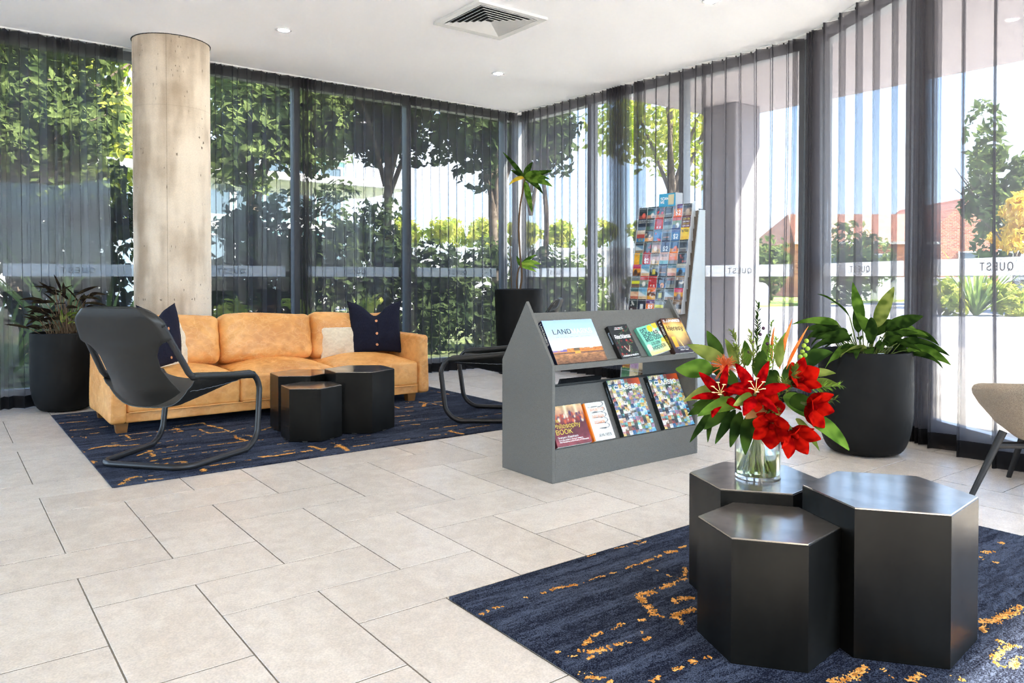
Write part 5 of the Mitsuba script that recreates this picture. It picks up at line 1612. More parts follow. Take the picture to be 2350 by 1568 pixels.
# stems gathered at the rim, spread in the water
for i in range(15):
    a = i / 15 * 6.283 + r.uniform(-.2, .2)
    q = neck + np.array([math.cos(a), math.sin(a), 0]) * r.uniform(.008, .034)
    b0 = C + np.array([math.cos(a + 2.6), math.sin(a + 2.6), 0]) * r.uniform(.012, .046) + up * .016
    rad = r.choice([.0035, .0048, .006])
    add('stem', tube(np.array([b0, b0 * .5 + q * .5, q, q + (q - b0) * .18]), rad, 9), 'm_stem', bq, smooth=30)


def at(sx, h, dp=0.0):
    """sx to the right of the vase's axis, h above the table, dp towards the viewer."""
    return C + rgt * sx + up * h - fwd * dp


def lily(p, d, size, mat_, roll=0.0, openness=1.0, stam=True, pw=.34, curl=.75, deep=None):
    """A six petalled flower facing along d."""
    d = unit(d)
    a = unit(np.cross(d, up) if abs(d[2]) < .95 else np.cross(d, rgt))
    b_ = np.cross(d, a)
    k_ = add('flower', tube(np.array([p - d * size * .30, p - d * size * .12, p - d * size * .02]), [.004, .006, .010], 8), 'm_stem', bq, smooth=True)
    for i in range(6):
        an = roll + i * math.pi / 3
        o = a * math.cos(an) + b_ * math.sin(an)
        wide = pw * (1.0 if i % 2 else .78)
        lift = .55 if i % 2 else .75
        n, m = 11, 7
        v = []
        for q in range(n):
            t = q / (n - 1)
            ang = openness * (math.radians(28) + curl * 1.6 * t)      # opens outwards along its length
            # integrate the midrib
            if q == 0:
                pos = p + o * .006
            else:
                ang2 = openness * (math.radians(28) + curl * 1.6 * (t - .5 / (n - 1)))
                pos = pos + (d * math.cos(ang2) + o * math.sin(ang2)) * size / (n - 1)
            tang = d * math.cos(ang) + o * math.sin(ang)
            sd = np.cross(o, d)
            nrm = np.cross(sd, tang)
            w = size * wide / 2 * (math.sin(math.pi * (t * .93 + .05) ** .85)) ** .75
            for s in np.linspace(-1, 1, m):
                v.append(pos + sd * s * w - nrm * (s * s * w * .35 - .10 * w * (abs(s) < .2)) + nrm * .05 * w * math.sin(8 * t + i) * abs(s))
        f = [[q * m + j, (q + 1) * m + j, (q + 1) * m + j + 1, q * m + j + 1] for q in range(n - 1) for j in range(m - 1)]
        add('petal', tm(v, np.array(f)), mat_, k_, smooth=True)
    if stam:
        for i in range(6):
            an = roll + i * math.pi / 3 + .4
            o = a * math.cos(an) + b_ * math.sin(an)
            e = p + d * size * .62 + o * size * .20
            add('stamen', tube(np.array([p, p + d * size * .35 + o * size * .05, e]), .0014, 5), 'm_stamen', k_, smooth=True)
            add('anther', tube(np.array([e - a * .006, e, e + a * .006]), [.0012, .0024, .0012], 5), 'm_stamen', k_, smooth=True)
    else:
        add('throat', tube(np.array([p, p + d * size * .22, p + d * size * .40]), [.004, .012, .006], 8), 'm_petaldeep', k_, smooth=True)
    return k_


V = lambda a, b, c: rgt * a + up * b - fwd * c          # right, up, towards the viewer
# two star lilies on the left
lily(at(-.134, .270, .07), V(-.34, .48, .80), .100, 'm_petalred', .35, 1.0, True, .32)
lily(at(-.042, .280, .11), V(-.16, .55, .85), .112, 'm_petalred', .1, 1.0, True, .34)
# rounder deep red blooms
lily(at(-.010, .238, .12), V(-.10, .35, .9), .060, 'm_petaldeep', 0, .85, False, .95, .6)
lily(at(.004, .192, .13), V(-.35, -.25, .9), .074, 'm_petaldeep', .5, .85, False, .85, .6)
lily(at(.066, .172, .13), V(.25, -.60, .85), .082, 'm_petaldeep', .2, .85, False, .80, .6)
lily(at(.120, .248, .11), V(.60, -.20, .8), .080, 'm_petaldeep', .9, .80, False, .85, .6)
lily(at(.100, .318, .07), V(.30, .45, .8), .074, 'm_petaldeep', .3, .85, False, .85, .6)
# large leaves
for p, d, ln, wd, dp_, mm in ((at(-.15, .33, .0), V(-.9, .35, .3), .125, .078, .3, 'm_leafmid'), (at(-.10, .36, -.03), V(-.8, .55, 0), .13, .05, .2, 'm_leafolive'), (at(-.11, .37, -.04), V(-.35, .9, -.1), .10, .045, .2, 'm_leafdark'),
                             (at(-.13, .275, .02), V(-.97, .1, .3), .125, .05, .5, 'm_leafolive'), (at(-.08, .245, .09), V(-.97, .1, .4), .155, .062, .4, 'm_leafmid'), (at(-.05, .262, .12), V(-.7, .25, .6), .10, .05, .5, 'm_leafolive'),
                             (at(-.015, .255, .12), V(-.9, -.25, .5), .085, .06, .4, 'm_leafbrown'), (at(-.06, .345, -.02), V(-.35, .92, 0), .10, .036, .15, 'm_leafolive'), (at(-.02, .35, -.05), V(-.1, .95, 0), .08, .036, .15, 'm_leafmid'),
                             (at(.055, .355, .03), V(.08, .98, .1), .095, .040, .05, 'm_leafolive'), (at(.070, .36, -.02), V(.2, .95, 0), .10, .030, .1, 'm_leafmid'), (at(.035, .36, -.06), V(.1, .98, 0), .09, .036, .1, 'm_leafmid'),
                             (at(.15, .35, -.02), V(.75, .6, .1), .10, .075, .4, 'm_leafdark'), (at(.155, .325, .0), V(.95, .25, .2), .085, .036, .2, 'm_leafolive'), (at(.16, .30, .0), V(.97, .1, .2), .095, .036, .25, 'm_leafolive'),
                             (at(.075, .262, .02), V(.6, -.25, .2), .11, .06, .5, 'm_leafmid'), (at(.115, .215, .10), V(.85, -.45, .3), .155, .062, .35, 'm_leafmid'), (at(.09, .20, .09), V(.6, -.7, .3), .11, .045, .2, 'm_leafolive'),
                             (at(.08, .245, .06), V(.8, .15, .5), .10, .065, .6, 'm_leafdark'), (at(-.04, .235, .0), V(-.5, .2, .5), .12, .07, .8, 'm_leafdark'), (at(.03, .26, -.05), V(.4, .6, -.5), .13, .07, .6, 'm_leafdark'),
                             (at(-.06, .28, -.06), V(-.4, .6, -.6), .14, .07, .6, 'm_leafdark'), (at(.10, .29, -.06), V(.6, .5, -.5), .14, .07, .6, 'm_leafdark'), (at(0, .31, .02), V(0, .9, .2), .10, .06, .4, 'm_leafdark')):
    add('leaf', leaf(p, d, ln * 1.05, wd * 1.02, dp_ + .15, 11, .25, turned(d, r, .72), wave=.05, ph=ln * 90), mm, bq, smooth=True)
# lobed hanging leaves on the left
for p, d, ln, wd in ((at(-.10, .235, .05), V(-.85, -.5, .2), .115, .050), (at(-.09, .225, .06), V(-.62, -.78, .2), .125, .046), (at(-.075, .220, .07), V(-.38, -.92, .2), .115, .046), (at(-.055, .215, .08), V(-.12, -.98, .2), .125, .056),
                     (at(-.125, .24, .03), V(-.72, -.68, .1), .16, .030), (at(-.12, .245, .02), V(-.95, -.2, .1), .12, .046), (at(-.155, .215, .03), V(-.15, -.98, 0), .10, .022), (at(-.15, .25, .02), V(-.9, -.1, .1), .07, .03)):
    add('leaf', leaf(p, d, ln, wd, .35, 9, .15, turned(d, r, .85), wave=.06), 'm_leafdark', bq, smooth=True)
# orange crane flower bracts
for p, d, ln, wd in ((at(.070, .345, .0), V(.22, .96, .05), .165, .024), (at(.088, .345, .01), V(.42, .9, .1), .155, .018), (at(.055, .36, -.03), V(.05, .99, 0), .12, .016)):
    add('bract', leaf(p, d, ln, wd, -.05, 10, 1.1), 'm_petalorange', bq, smooth=True)
# pincushion bloom
pc = at(-.105, .345, -.01)
k_ = add('pincushion', trimesh.creation.icosphere(1, .016).apply_translation(pc), 'm_pincushion', bq, smooth=True)
pins = []
for i in range(110):
    d = unit(r.normal(0, 1, 3) + V(-.15, .8, .2))
    e = pc + d * r.uniform(.040, .050)
    pins.append(tube(np.array([pc + d * .014, (pc + e) / 2 + up * .006, e]), [.0009, .0008, .0012], 4))
add('pins', cat(*pins), 'm_pincushion', k_, kind='stuff')


def spray(p, d, ln, mm, n=40, lw=.012, spread=.03, name='filler_spray'):
    d = unit(d)
    k2 = add(name, tube(np.array([p, p + d * ln * .5, p + d * ln]), [.0018, .0015, .0008], 5), 'm_stem', bq, smooth=True)
    ms = []
    for i in range(n):
        t = r.uniform(.12, 1)
        o = unit(np.cross(d, r.normal(0, 1, 3)))
        q = p + d * ln * t
        ms.append(leaf(q, unit(o + d * r.uniform(.4, 1.6)), lw * r.uniform(1.4, 2.6) * (1.15 - .5 * t) + spread * .3, lw * .60, .3, 4, .1, m=3))
    add('needles', cat(*ms), mm, k2, kind='stuff', smooth=True)


spray(at(.0, .34, -.02), V(.02, 1, 0), .215, 'm_leafdark', 90, .010, .02)
spray(at(.025, .34, -.02), V(.16, .98, 0), .165, 'm_leafmid', 40, .007, .02)
spray(at(-.015, .33, .02), V(-.14, .98, .1), .14, 'm_leafolive', 60, .010, .03)
spray(at(-.035, .33, .0), V(-.34, .93, 0), .15, 'm_leafolive', 60, .010, .03)
spray(at(.015, .33, .05), V(.05, .95, .3), .10, 'm_leaflight', 60, .008, .02)
spray(at(.045, .34, .0), V(.12, .98, 0), .11, 'm_leaflight', 50, .008, .02)
spray(at(.055, .27, .09), V(.25, .9, .3), .10, 'm_leafolive', 80, .012, .03)
spray(at(.025, .25, .10), V(.1, .85, .5), .09, 'm_leafolive', 70, .012, .03)
spray(at(-.06, .33, .03), V(-.3, .85, .3), .10, 'm_leafolive', 60, .010, .03)
spray(at(.13, .285, .03), V(.98, .12, .1), .12, 'm_leaflight', 70, .010, .03)
spray(at(.13, .26, .03), V(.95, -.05, .2), .10, 'm_leafolive', 50, .009, .03)
spray(at(-.01, .235, .13), V(.3, .1, .9), .05, 'm_leafolive', 40, .010, .02)
for p in (at(.150, .42, -.01), at(.158, .435, -.01), at(.145, .40, -.01), at(.162, .41, -.01), at(.150, .39, .0), at(.135, .385, .0)):
    add('bud', trimesh.creation.icosphere(2, .0075).apply_translation(p), 'm_leaflight', bq, smooth=True)
stem(bq, at(.12, .33, 0), at(.155, .43, -.01), .0016, .0012, 'm_stem')
for p in (at(-.012, .43, -.02), at(.012, .455, -.02), at(.022, .475, -.02), at(-.03, .40, 0), at(.035, .425, -.02)):
    add('berry', trimesh.creation.icosphere(1, .0055).apply_translation(p), 'm_darkberry', bq, smooth=True)

# ---------------------------------------------------------------- outside: ground, canopy, pillar
mat('m_paving', base_color=mottled(lin(168, 162, 154), lin(190, 185, 178), 3.0), roughness=.8)
mat('m_asphalt', base_color=mottled(lin(120, 120, 124), lin(140, 140, 142), 6.0), roughness=.85)
mat('m_mulch', base_color=mottled(lin(52, 58, 36), lin(92, 104, 56), 5.0), roughness=.95)
mat('m_lawn', base_color=mottled(lin(110, 134, 56), lin(150, 168, 76), 2.0), roughness=.95)
mat('m_render', base_color=lin(232, 230, 224), roughness=.8)
mat('m_soffit', base_color=lin(150, 146, 151), roughness=.8)
mat('m_pillar', base_color=lin(126, 123, 128), roughness=.8)
mat('m_teal', base_color=lin(150, 196, 196), roughness=.3)
mat('m_winglass', base_color=lin(70, 86, 96), roughness=.1, specular=.8)
mat('m_bark', base_color=mottled(lin(70, 58, 46), lin(104, 92, 78), 12.0), roughness=.9)
mat('m_carpaint', base_color=lin(40, 42, 48), roughness=.25, clearcoat=.6)
mat('m_carsilver', base_color=lin(196, 198, 202), roughness=.25, clearcoat=.6)
mat('m_tyre', base_color=[.02, .02, .02], roughness=.8)
mat('m_lamp', base_color=lin(190, 50, 40), roughness=.3)
mat('m_signyellow', base_color=lin(226, 214, 40), roughness=.5)


def _brick(p, n, uv):
    s = p.x * .79 - p.y * .61
    row = dr.floor(p.z / .086)
    t = s / .24 + .5 * (row - 2 * dr.floor(row / 2))
    fx, fz = t - dr.floor(t), p.z / .086 - row
    mortar = (fx < .05) | (fz < .13)
    c = mix(lin(156, 84, 58), lin(196, 118, 84), cell_rand(dr.floor(t), row, 3))
    return dr.select(mortar, mi.Color3f(*lin(190, 176, 160)), c)


mat('m_brick', base_color=mikit.proc(_brick), roughness=.9)
mat('m_roof', base_color=mikit.proc(lambda p, n, uv: mix(lin(150, 96, 76), lin(180, 124, 100), noise(p.x * 6, p.y * 6, p.z * 6))), roughness=.85)
leafmat('m_treedark', lin(40, 52, 34), lin(78, 92, 58), 3.0, .45, .4)
leafmat('m_treemid', lin(66, 82, 46), lin(120, 136, 80), 3.0, .45, .45)
leafmat('m_treelight', lin(140, 158, 60), lin(196, 196, 96), 3.0, .45, .5)
leafmat('m_treeyellow', lin(206, 166, 50), lin(226, 196, 86), 3.0, .45, .5)
leafmat('m_flax', lin(96, 122, 56), lin(160, 178, 100), 4.0, .4, .4)

structure('ground_1', box(-40, 90, -40, 110, -.30, -.065), 'm_asphalt', 'road and ground around the building')
structure('ground_2', prism([(-40, 7.44), (5.62, 7.44), (9.5, 7.6), (12, 14), (11.5, 23), (-40, 23)], -.064, -.02), 'm_mulch', 'planted garden ground behind the lobby windows')
structure('ground_3', prism([tuple(END_B + [.05, -.02]), (12.0, -6), (12.0, 7.0), (9.4, 7.5), (5.64, 7.40), (5.68, 3.43)], -.064, -.012), 'm_paving', 'pale paving outside the street windows')
structure('ground_4', prism([(-40, -40), (14, -40), (14, -5), (1.6, -4.1), (-40, -4.1)], -.064, -.012), 'm_paving', 'pale forecourt paving before the entrance')
structure('ground_5', prism([(13, 24.2), (22, 17.2), (60, 17.2), (60, 60), (13, 60)], -.064, .02), 'm_lawn', 'sunlit lawn across the road')
structure('canopy', prism([tuple(END_B + [2.2, .2]), (7.45, -1), (7.45, 5.76), (5.64, 5.76), (5.66, 3.46), tuple(END_B + [.06, 0])], 2.90, 3.22), 'm_soffit', 'pale soffit of the canopy over the street windows')
structure('pillar', cbox(6.74, 7.18, 5.12, 5.56, -.012, 2.90, .01), 'm_pillar', 'pale square pillar carrying the canopy outside')


# ---------------------------------------------------------------- trees and shrubs
def leaf_cloud(blobs, n, size, seed, asp=.5, flat=.0):
    """Leaves as bent quads through a set of ellipsoids (x, y, z, rx, ry, rz), denser towards their skins and in clumps."""
    n, size = int(n * .5), size * 1.34
    r = np.random.default_rng(seed)
    vol = np.array([b[3] * b[4] * b[5] for b in blobs])
    which = r.choice(len(blobs), n, p=vol / vol.sum())
    B = np.array(blobs)[which]
    d = r.normal(0, 1, (n, 3))
    d /= np.linalg.norm(d, axis=1, keepdims=True)
    rad = r.uniform(.15, 1, n) ** .45
    P = B[:, :3] + d * rad[:, None] * B[:, 3:]
    keep = meshkit.noise(P * (2.2 / max(.6, size * 6)), seed) > .43
    P, d = P[keep], d[keep]
    n = len(P)
    nr = d + r.normal(0, .8, (n, 3)) + [0, 0, .4]
    nr /= np.linalg.norm(nr, axis=1, keepdims=True)
    t = np.cross(nr, r.normal(0, 1, (n, 3)))
    t /= np.linalg.norm(t, axis=1, keepdims=True)
    b = np.cross(nr, t)
    s = size * r.uniform(.6, 1.3, (n, 1))
    V = np.stack([P - t * s, P + b * s * asp + nr * s * .15, P + t * s, P - b * s * asp + nr * s * .15], 1).reshape(-1, 3)
    f = np.array([[0, 1, 2], [0, 2, 3]])[None] + (np.arange(n) * 4)[:, None, None]
    return tm(V, f.reshape(-1, 3))


def crown_blobs(c, R, n, seed):
    r = np.random.default_rng(seed)
    out = []
    for i in range(n):
        d = r.normal(0, 1, 3)
        d /= np.linalg.norm(d)
        p = np.array(c) + d * np.array(R) * r.uniform(.35, .8)
        k_ = r.uniform(.32, .52)
        out.append((*p, R[0] * k_, R[1] * k_, R[2] * k_))
    return out


def tree(label, foot, c, R, n, size, m_, seed, name='tree', trunk=.11, blobs=9):
    k_ = thing(name, label, 'tree')
    foot, c = np.array([*foot, -.04]), np.array(c, float)
    r = np.random.default_rng(seed + 50)
    mid = foot * .5 + c * .5 + r.normal(0, .12, 3)
    add('trunk', tube(smooth_path([foot, mid, c + [0, 0, R[2] * .4]], 6), np.linspace(trunk, trunk * .35, 13), 9), 'm_bark', k_, smooth=True)
    for i in range(5):
        a = r.uniform(0, 6.28)
        st = foot * (1 - .6) + c * .6 + [0, 0, r.uniform(-.4, .3)]
        en = c + np.array([math.cos(a) * R[0] * .75, math.sin(a) * R[1] * .75, r.uniform(-.2, .6) * R[2]])
        add('branch', tube(smooth_path([st, (st + en) / 2 + [0, 0, .25], en], 5), np.linspace(trunk * .5, trunk * .12, 11), 6), 'm_bark', k_, smooth=True)
    add('foliage', leaf_cloud(crown_blobs(c, R, blobs, seed), n, size, seed), m_, k_, kind='stuff')


def shrub(label, x, y, z0, r_, h, n, size, m_, seed, group=None):
    k_ = thing('shrub', label, 'shrub', group)
    r = np.random.default_rng(seed)
    bl = [(x + r.uniform(-.3, .3) * r_, y + r.uniform(-.3, .3) * r_, z0 + h * q, r_ * r.uniform(.55, .8), r_ * r.uniform(.55, .8), h * .30) for q in (.25, .45, .62, .74)]
    st = []
    for i in range(5):
        a = r.uniform(0, 6.28)
        st.append(tube(np.array([[x, y, z0 - .05], [x + math.cos(a) * r_ * .3, y + math.sin(a) * r_ * .3, z0 + h * .5]]), [.02, .008], 5))
    add('stems', cat(*st), 'm_bark', k_, kind='stuff')
    add('foliage', leaf_cloud(bl, n, size, seed), m_, k_, kind='stuff')


GT = 'garden trees behind the sofa'
tree('leafy green tree behind the left curtain, left of the concrete column', (1.0, 12.6), (.6, 13.0, 4.1), (2.5, 1.5, 2.1), 26000, .080, 'm_treemid', 1, blobs=16)
tree('leafy green tree seen just right of the concrete column', (4.3, 12.9), (4.3, 13.2, 4.2), (1.7, 1.5, 2.1), 22000, .078, 'm_treemid', 2, blobs=15)
tree('dark green tree behind the dark gathered curtain folds', (6.7, 13.2), (6.9, 13.4, 4.6), (1.7, 1.5, 1.9), 18000, .078, 'm_treedark', 3, blobs=13)
tree('dense dark tree behind the right end of the garden windows', (7.9, 11.0), (7.7, 11.0, 4.0), (1.5, 1.3, 1.6), 20000, .070, 'm_treedark', 4, blobs=14)
tree('dark tree beyond the tall thin plant in the corner', (8.75, 11.3), (8.8, 11.3, 3.95), (.95, .9, 1.15), 7500, .070, 'm_treedark', 5, trunk=.07, blobs=10)
tree('pale yellow green tree behind the brochure stand, under the canopy edge', (13.2, 11.6), (13.0, 11.6, 5.2), (2.5, 2.2, 2.0), 9000, .080, 'm_treelight', 6)
tree('tall slim tree at the right edge of the street view', (34.4, 13.2), (34.4, 13.2, 5.0), (1.9, 1.9, 3.4), 7000, .16, 'm_treemid', 7)
tree('yellow leaved small tree beside the parked dark car', (30.4, 10.9), (30.4, 10.9, 2.9), (1.7, 1.5, 1.3), 6000, .12, 'm_treeyellow', 8)
tree('tall green tree far behind the garden, left of the white building', (2.6, 19.0), (2.6, 19.0, 6.0), (3.2, 2.6, 3.4), 20000, .12, 'm_treelight', 9, blobs=15)
tree('tall green tree far behind the garden, before the teal building', (8.2, 20.5), (8.2, 20.5, 6.6), (3.2, 2.6, 3.0), 20000, .12, 'm_treemid', 10, blobs=15)
tree('low bushy green tree behind the spiky flax plants on the left', (.5, 11.3), (.5, 11.3, 2.5), (1.7, .9, 1.15), 15000, .06, 'm_treemid', 11, trunk=.07, blobs=14)
cp = thing('carport', 'long white carport roof on posts behind the garden trees', 'carport')
add('roof', cbox(-5, 9.6, 17.4, 20.2, 3.26, 3.46, .02), 'm_render', cp)
for x in (-4.6, -.2, 4.4, 9.2):
    add('post', box(x - .06, x + .06, 17.6, 17.72, -.065, 3.26), 'm_render', cp)
r = np.random.default_rng(31)
HG = 'dark hedge shrubs behind the garden windows'
HL = 'dark green hedge shrub behind the garden windows, %s from the left'
for i, x in enumerate(np.linspace(.2, 4.9, 8)):
    shrub(HL % ['first', 'second', 'third', 'fourth', 'fifth', 'sixth', 'seventh', 'eighth'][i], x + r.uniform(-.1, .1), 9.7 + r.uniform(-.15, .15), 0, .62, 2.15 + r.uniform(-.15, .12), 8000, .046, 'm_treedark', 40 + i, HG)
for i, (x, y, h, lab) in enumerate(((5.6, 9.4, 1.55, 'low dark shrub left of the tall corner planter'), (6.4, 9.2, 1.60, 'low dark shrub behind the tall corner planter'), (7.2, 9.0, 1.50, 'low green shrub beyond the corner of the room'), (8.3, 9.2, 1.45, 'low green shrub beyond the street window nearest the corner'), (9.4, 8.9, 1.35, 'low green shrub behind the brochure stand'))):
    shrub(lab, x, y, -.03, .72, h, 7000, .050, 'm_treedark' if i < 3 else 'm_treemid', 60 + i)
for i, (x, y) in enumerate(((2.6, 8.6), (3.3, 8.7), (4.2, 8.6))):
    shrub('bright green ground cover plant low behind the sofa, %s from the left' % ('first', 'second', 'third')[i], x, y, -.03, .34, .80, 1600, .042, 'm_treelight', 70 + i)


def flax(label, x, y, z, n, ln, seed, m_='m_flax'):
    k_ = thing('flax_plant', label, 'plant')
    r = np.random.default_rng(seed)
    for i in range(n):
        a = r.uniform(0, 6.28)
        d = np.array([math.cos(a), math.sin(a), r.uniform(.7, 2.6)])
        add('blade', leaf(np.array([x + .06 * math.cos(a), y + .06 * math.sin(a), z]), d, ln * r.uniform(.6, 1.05), ln * .048, r.uniform(.2, 1.1), 9, .5, m=3, prof=lambda t: (1 - t) ** .6 * min(1, .5 + t * 3)), m_, k_, smooth=True)


flax('spiky flax plant behind the window left of the column', 1.25, 8.75, -.03, 34, 1.75, 3)
flax('second spiky flax plant outside the leftmost window', .45, 8.95, -.03, 30, 1.55, 4)
flax('spiky flax clump across the street in front of the brick house', 23.6, 9.5, -.06, 40, 2.3, 5)
for i, (x, y) in enumerate(((22.9, 10.2), (24.3, 8.9))):
    shrub('low grassy plant beside the flax clump across the street, %s' % ('nearer the car park', 'nearer the dark car')[i], x, y, -.06, .8, 1.0, 1800, .09, 'm_treelight', 80 + i)
shrub('round clipped green shrub across the street', 28.4, 15.9, -.06, 1.5, 3.2, 5000, .11, 'm_treemid', 90)
shrub('second clipped green shrub farther along the street', 24.6, 17.4, -.06, 1.4, 2.6, 5000, .11, 'm_treemid', 91)

# white garden wall with a clipped yellow green hedge on top, up the street
gw = thing('garden_wall', 'long white garden wall across the road behind the corner of the room', 'wall')


def oblong(p0, p1, th, z0, z1):
    p0, d, L, n_ = seg_frame(p0, p1)
    return wall_box(p0, d, n_, 0, L, -th / 2, th / 2, z0, z1)


add('masonry', oblong((11.6, 23.6), (20.5, 17.6), .25, -.065, 1.95), 'm_render', gw)
add('coping', oblong((11.5, 23.67), (20.6, 17.53), .34, 1.95, 2.05), 'm_render', gw)
for i in range(8):
    t = (i + .5) / 8
    shrub('yellow green clipped hedge plant above the white garden wall, %s from the left' % ['first', 'second', 'third', 'fourth', 'fifth', 'sixth', 'seventh', 'eighth'][i], 12.0 + t * 8.9, 23.66 - t * 6.14, 2.06, .80, 1.0, 3000, .075, 'm_treelight', 100 + i, 'hedge plants above the white garden wall')


# ---------------------------------------------------------------- buildings
def facade_window(k_, org, d, nrm, s, z, w, h, fm='m_render', gm='m_winglass'):
    fr = add('window', place(frame_mesh(-w / 2, w / 2, 0, h, .07, .0, .06), np.array([org[0] + d[0] * s, org[1] + d[1] * s, z]), [d[0], d[1], 0], [0, 0, 1], [nrm[0], nrm[1], 0]), fm, k_)
    add('pane', place(tm([(-w / 2 + .06, .06, .02), (w / 2 - .06, .06, .02), (w / 2 - .06, h - .06, .02), (-w / 2 + .06, h - .06, .02)], np.array([[0, 1, 2, 3]])), np.array([org[0] + d[0] * s, org[1] + d[1] * s, z]), [d[0], d[1], 0], [0, 0, 1], [nrm[0], nrm[1], 0]), gm, fr)


bw = thing('building', 'white rendered building behind the garden trees on the left', 'building')
add('walls', box(-6, 4.4, 26, 33, -.065, 6.2), 'm_render', bw)
add('roof', cbox(-6.4, 4.8, 25.6, 33.4, 6.2, 6.5, .03), 'm_soffit', bw)
for s in (1.2, 3.6, 6.0, 8.4):
    for z in (1.0, 3.9):
        facade_window(bw, (-6, 25.99), (1, 0), (0, -1), s, z, 1.2, 1.5)
bt = thing('building', 'teal glazed building with white bands beyond the garden hedge', 'building')
add('walls', box(6.2, 12.6, 28, 36, -.065, 5.6), 'm_teal', bt)
for z in (-.0, 2.75, 5.5):
    add('band', box(6.1, 12.7, 27.85, 36, z, z + .32), 'm_render', bt, label='white floor band')
for i in range(6):
    for z in (.5, 3.2):
        facade_window(bt, (6.2, 27.99), (1, 0), (0, -1), .6 + i * 1.04, z, .95, 2.1)
bb = thing('house', 'red brick house with a tiled roof across the street', 'house')
hp0, hp1 = np.array([35.6, 23.0]), np.array([43.6, 16.8])
hd_ = (hp1 - hp0) / np.linalg.norm(hp1 - hp0)
hn = np.array([hd_[1], -hd_[0]])          # away from or towards us: make it point to the camera
if hn @ -hp0 < 0:
    hn = -hn
HLn = np.linalg.norm(hp1 - hp0)


def hbox(s0, s1, o0, o1, z0, z1):
    return place(box(s0, s1, o0, o1, z0, z1), [hp0[0], hp0[1], 0], [hd_[0], hd_[1], 0], [hn[0], hn[1], 0], [0, 0, 1])


add('walls', hbox(0, HLn, -8, 0, -.065, 2.9), 'm_brick', bb)
ro = tm([(-.4, .5, 2.85), (HLn - 2.4, .5, 2.85), (HLn - 2.4, -4, 4.7), (.8, -4, 4.7), (-.4, -8.5, 2.85), (HLn - 2.4, -8.5, 2.85)], np.array([[0, 1, 2], [0, 2, 3], [3, 2, 5], [3, 5, 4], [0, 3, 4], [0, 4, 5], [0, 5, 1]]))
add('roof', place(ro, [hp0[0], hp0[1], 0], [hd_[0], hd_[1], 0], [hn[0], hn[1], 0], [0, 0, 1]), 'm_roof', bb)
ga = prism([(HLn - 3.0, 2.9), (HLn, 2.9), (HLn, 3.9), (HLn - 1.5, 5.2), (HLn - 3.0, 3.9)], 0, 7.5)
add('gable', place(ga, [hp0[0] + hn[0] * .6, hp0[1] + hn[1] * .6, 0], [hd_[0], hd_[1], 0], [0, 0, 1], [-hn[0], -hn[1], 0]), 'm_brick', bb)
add('gable_base', hbox(HLn - 3.0, HLn, -.2, .6, -.065, 2.9), 'm_brick', bb)
add('gutter', hbox(-.4, HLn - 2.9, .48, .58, 2.78, 2.9), 'm_render', bb)
for s, w in ((1.6, 1.4), (4.2, 1.8), (6.2, .9)):
    facade_window(bb, hp0 + hn * .02, hd_, hn, s, 1.0, w, 1.3)
facade_window(bb, hp0 + hn * .62, hd_, hn, HLn - 1.5, 1.0, 1.2, 1.4)
# low white front wall of the house
fw = thing('front_wall', 'low white wall along the street before the brick house', 'wall')
add('masonry', oblong((33.0, 20.4), (39.5, 15.2), .2, -.065, 1.0), 'm_render', fw)
add('coping', oblong((32.95, 20.45), (39.55, 15.15), .28, 1.0, 1.07), 'm_render', fw)
# yellow street sign
ss = thing('street_sign', 'small yellow street sign on a post outside', 'sign')
add('post', tube([(22.55, 14.15, -.07), (22.55, 14.15, 3.1)], .03, 8), 'm_alu', ss, smooth=True)
add('plate', place(cbox(-.15, .15, -.17, .17, -.008, .008, .004), [22.53, 14.13, 2.98], unit([.565, -.903, 0]), [0, 0, 1], unit([-.903, -.565, 0])), 'm_signyellow', ss)


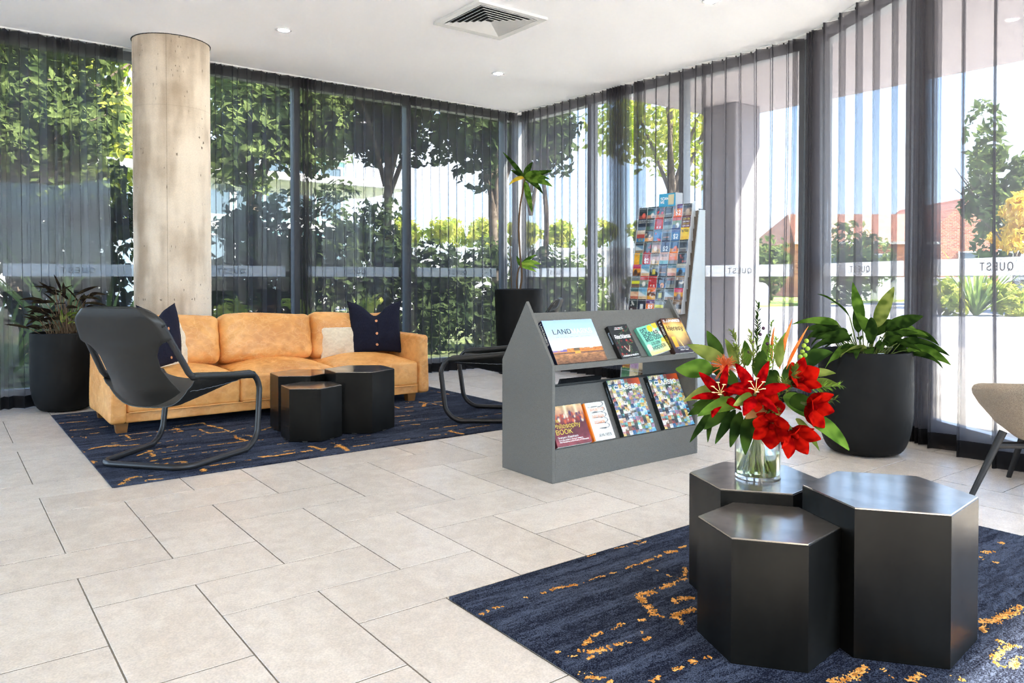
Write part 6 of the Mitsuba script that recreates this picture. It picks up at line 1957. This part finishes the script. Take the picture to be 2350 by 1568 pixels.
def car(label, x, y, yaw, paint):
    k_ = thing('car', label, 'car')
    pr = np.array([(-2.1, .28), (-2.12, .62), (-2.0, .86), (-1.1, .96), (-.55, 1.40), (.85, 1.44), (1.55, 1.02), (2.05, .92), (2.15, .60), (2.1, .28)])
    pr = smooth_path(np.c_[pr, pr[:, 0] * 0], 4)[:, :2]
    n = len(pr)
    secs = []
    for w, ins in ((-.88, .10), (-.80, .0), (.80, .0), (.88, .10)):
        q = pr.copy()
        q[:, 1] = q[:, 1] - ins * np.clip((q[:, 1] - .3), 0, 1) * .35
        wy = w * np.where(q[:, 1] > .98, .80, 1.0)
        secs.append(np.stack([q[:, 0], wy, q[:, 1]], -1))
    v = np.vstack(secs)
    f = []
    for a in range(3):
        for j in range(n - 1):
            f.append([a * n + j, a * n + j + 1, (a + 1) * n + j + 1, (a + 1) * n + j])
    f = [t_ for q in f for t_ in ([q[0], q[1], q[2]], [q[0], q[2], q[3]])]
    for a in (0, 3):
        for j in range(1, n - 1):
            f.append([a * n, a * n + j, a * n + j + 1])
    W = lambda m: place(m, [x, y, -.065], [math.cos(yaw), math.sin(yaw), 0], [-math.sin(yaw), math.cos(yaw), 0], [0, 0, 1])
    add('body', W(tm(v, np.array(f))), paint, k_)
    for s in (-1, 1):
        add('side_glass', W(prism([(-.95, 1.0), (1.3, 1.0), (.8, 1.34), (-.5, 1.34)], 0, .02).apply_transform(np.array([[1, 0, 0, 0], [0, 0, -1, s * .745 + (.02 if s > 0 else 0)], [0, 1, 0, 0], [0, 0, 0, 1.0]]))), 'm_winglass', k_)
    add('rear_glass', W(tm([(-1.02, -.62, 1.02), (-1.02, .62, 1.02), (-.62, .58, 1.36), (-.62, -.58, 1.36)], np.array([[0, 1, 2, 3]])).apply_translation([-.03, 0, .03])), 'm_winglass', k_)
    for s in (-1, 1):
        add('tail_lamp', W(cbox(-2.13, -2.04, s * .72 - .1, s * .72 + .1, .62, .80, .02)), 'm_lamp', k_)
        for q in (-1.32, 1.34):
            w_ = lathe([(0, -.09), (.27, -.09), (.31, -.06), (.31, .06), (.27, .09), (0, .09)], 28)
            add('wheel', W(move(w_, q, s * .80, .31, rx=math.pi / 2)), 'm_tyre', k_, smooth=30)


car('dark parked car at the right edge of the street view', 27.6, 9.0, math.radians(28), 'm_carpaint')
car('silver parked car up the street behind the brochure stand', 18.4, 15.6, math.radians(-38), 'm_carsilver')
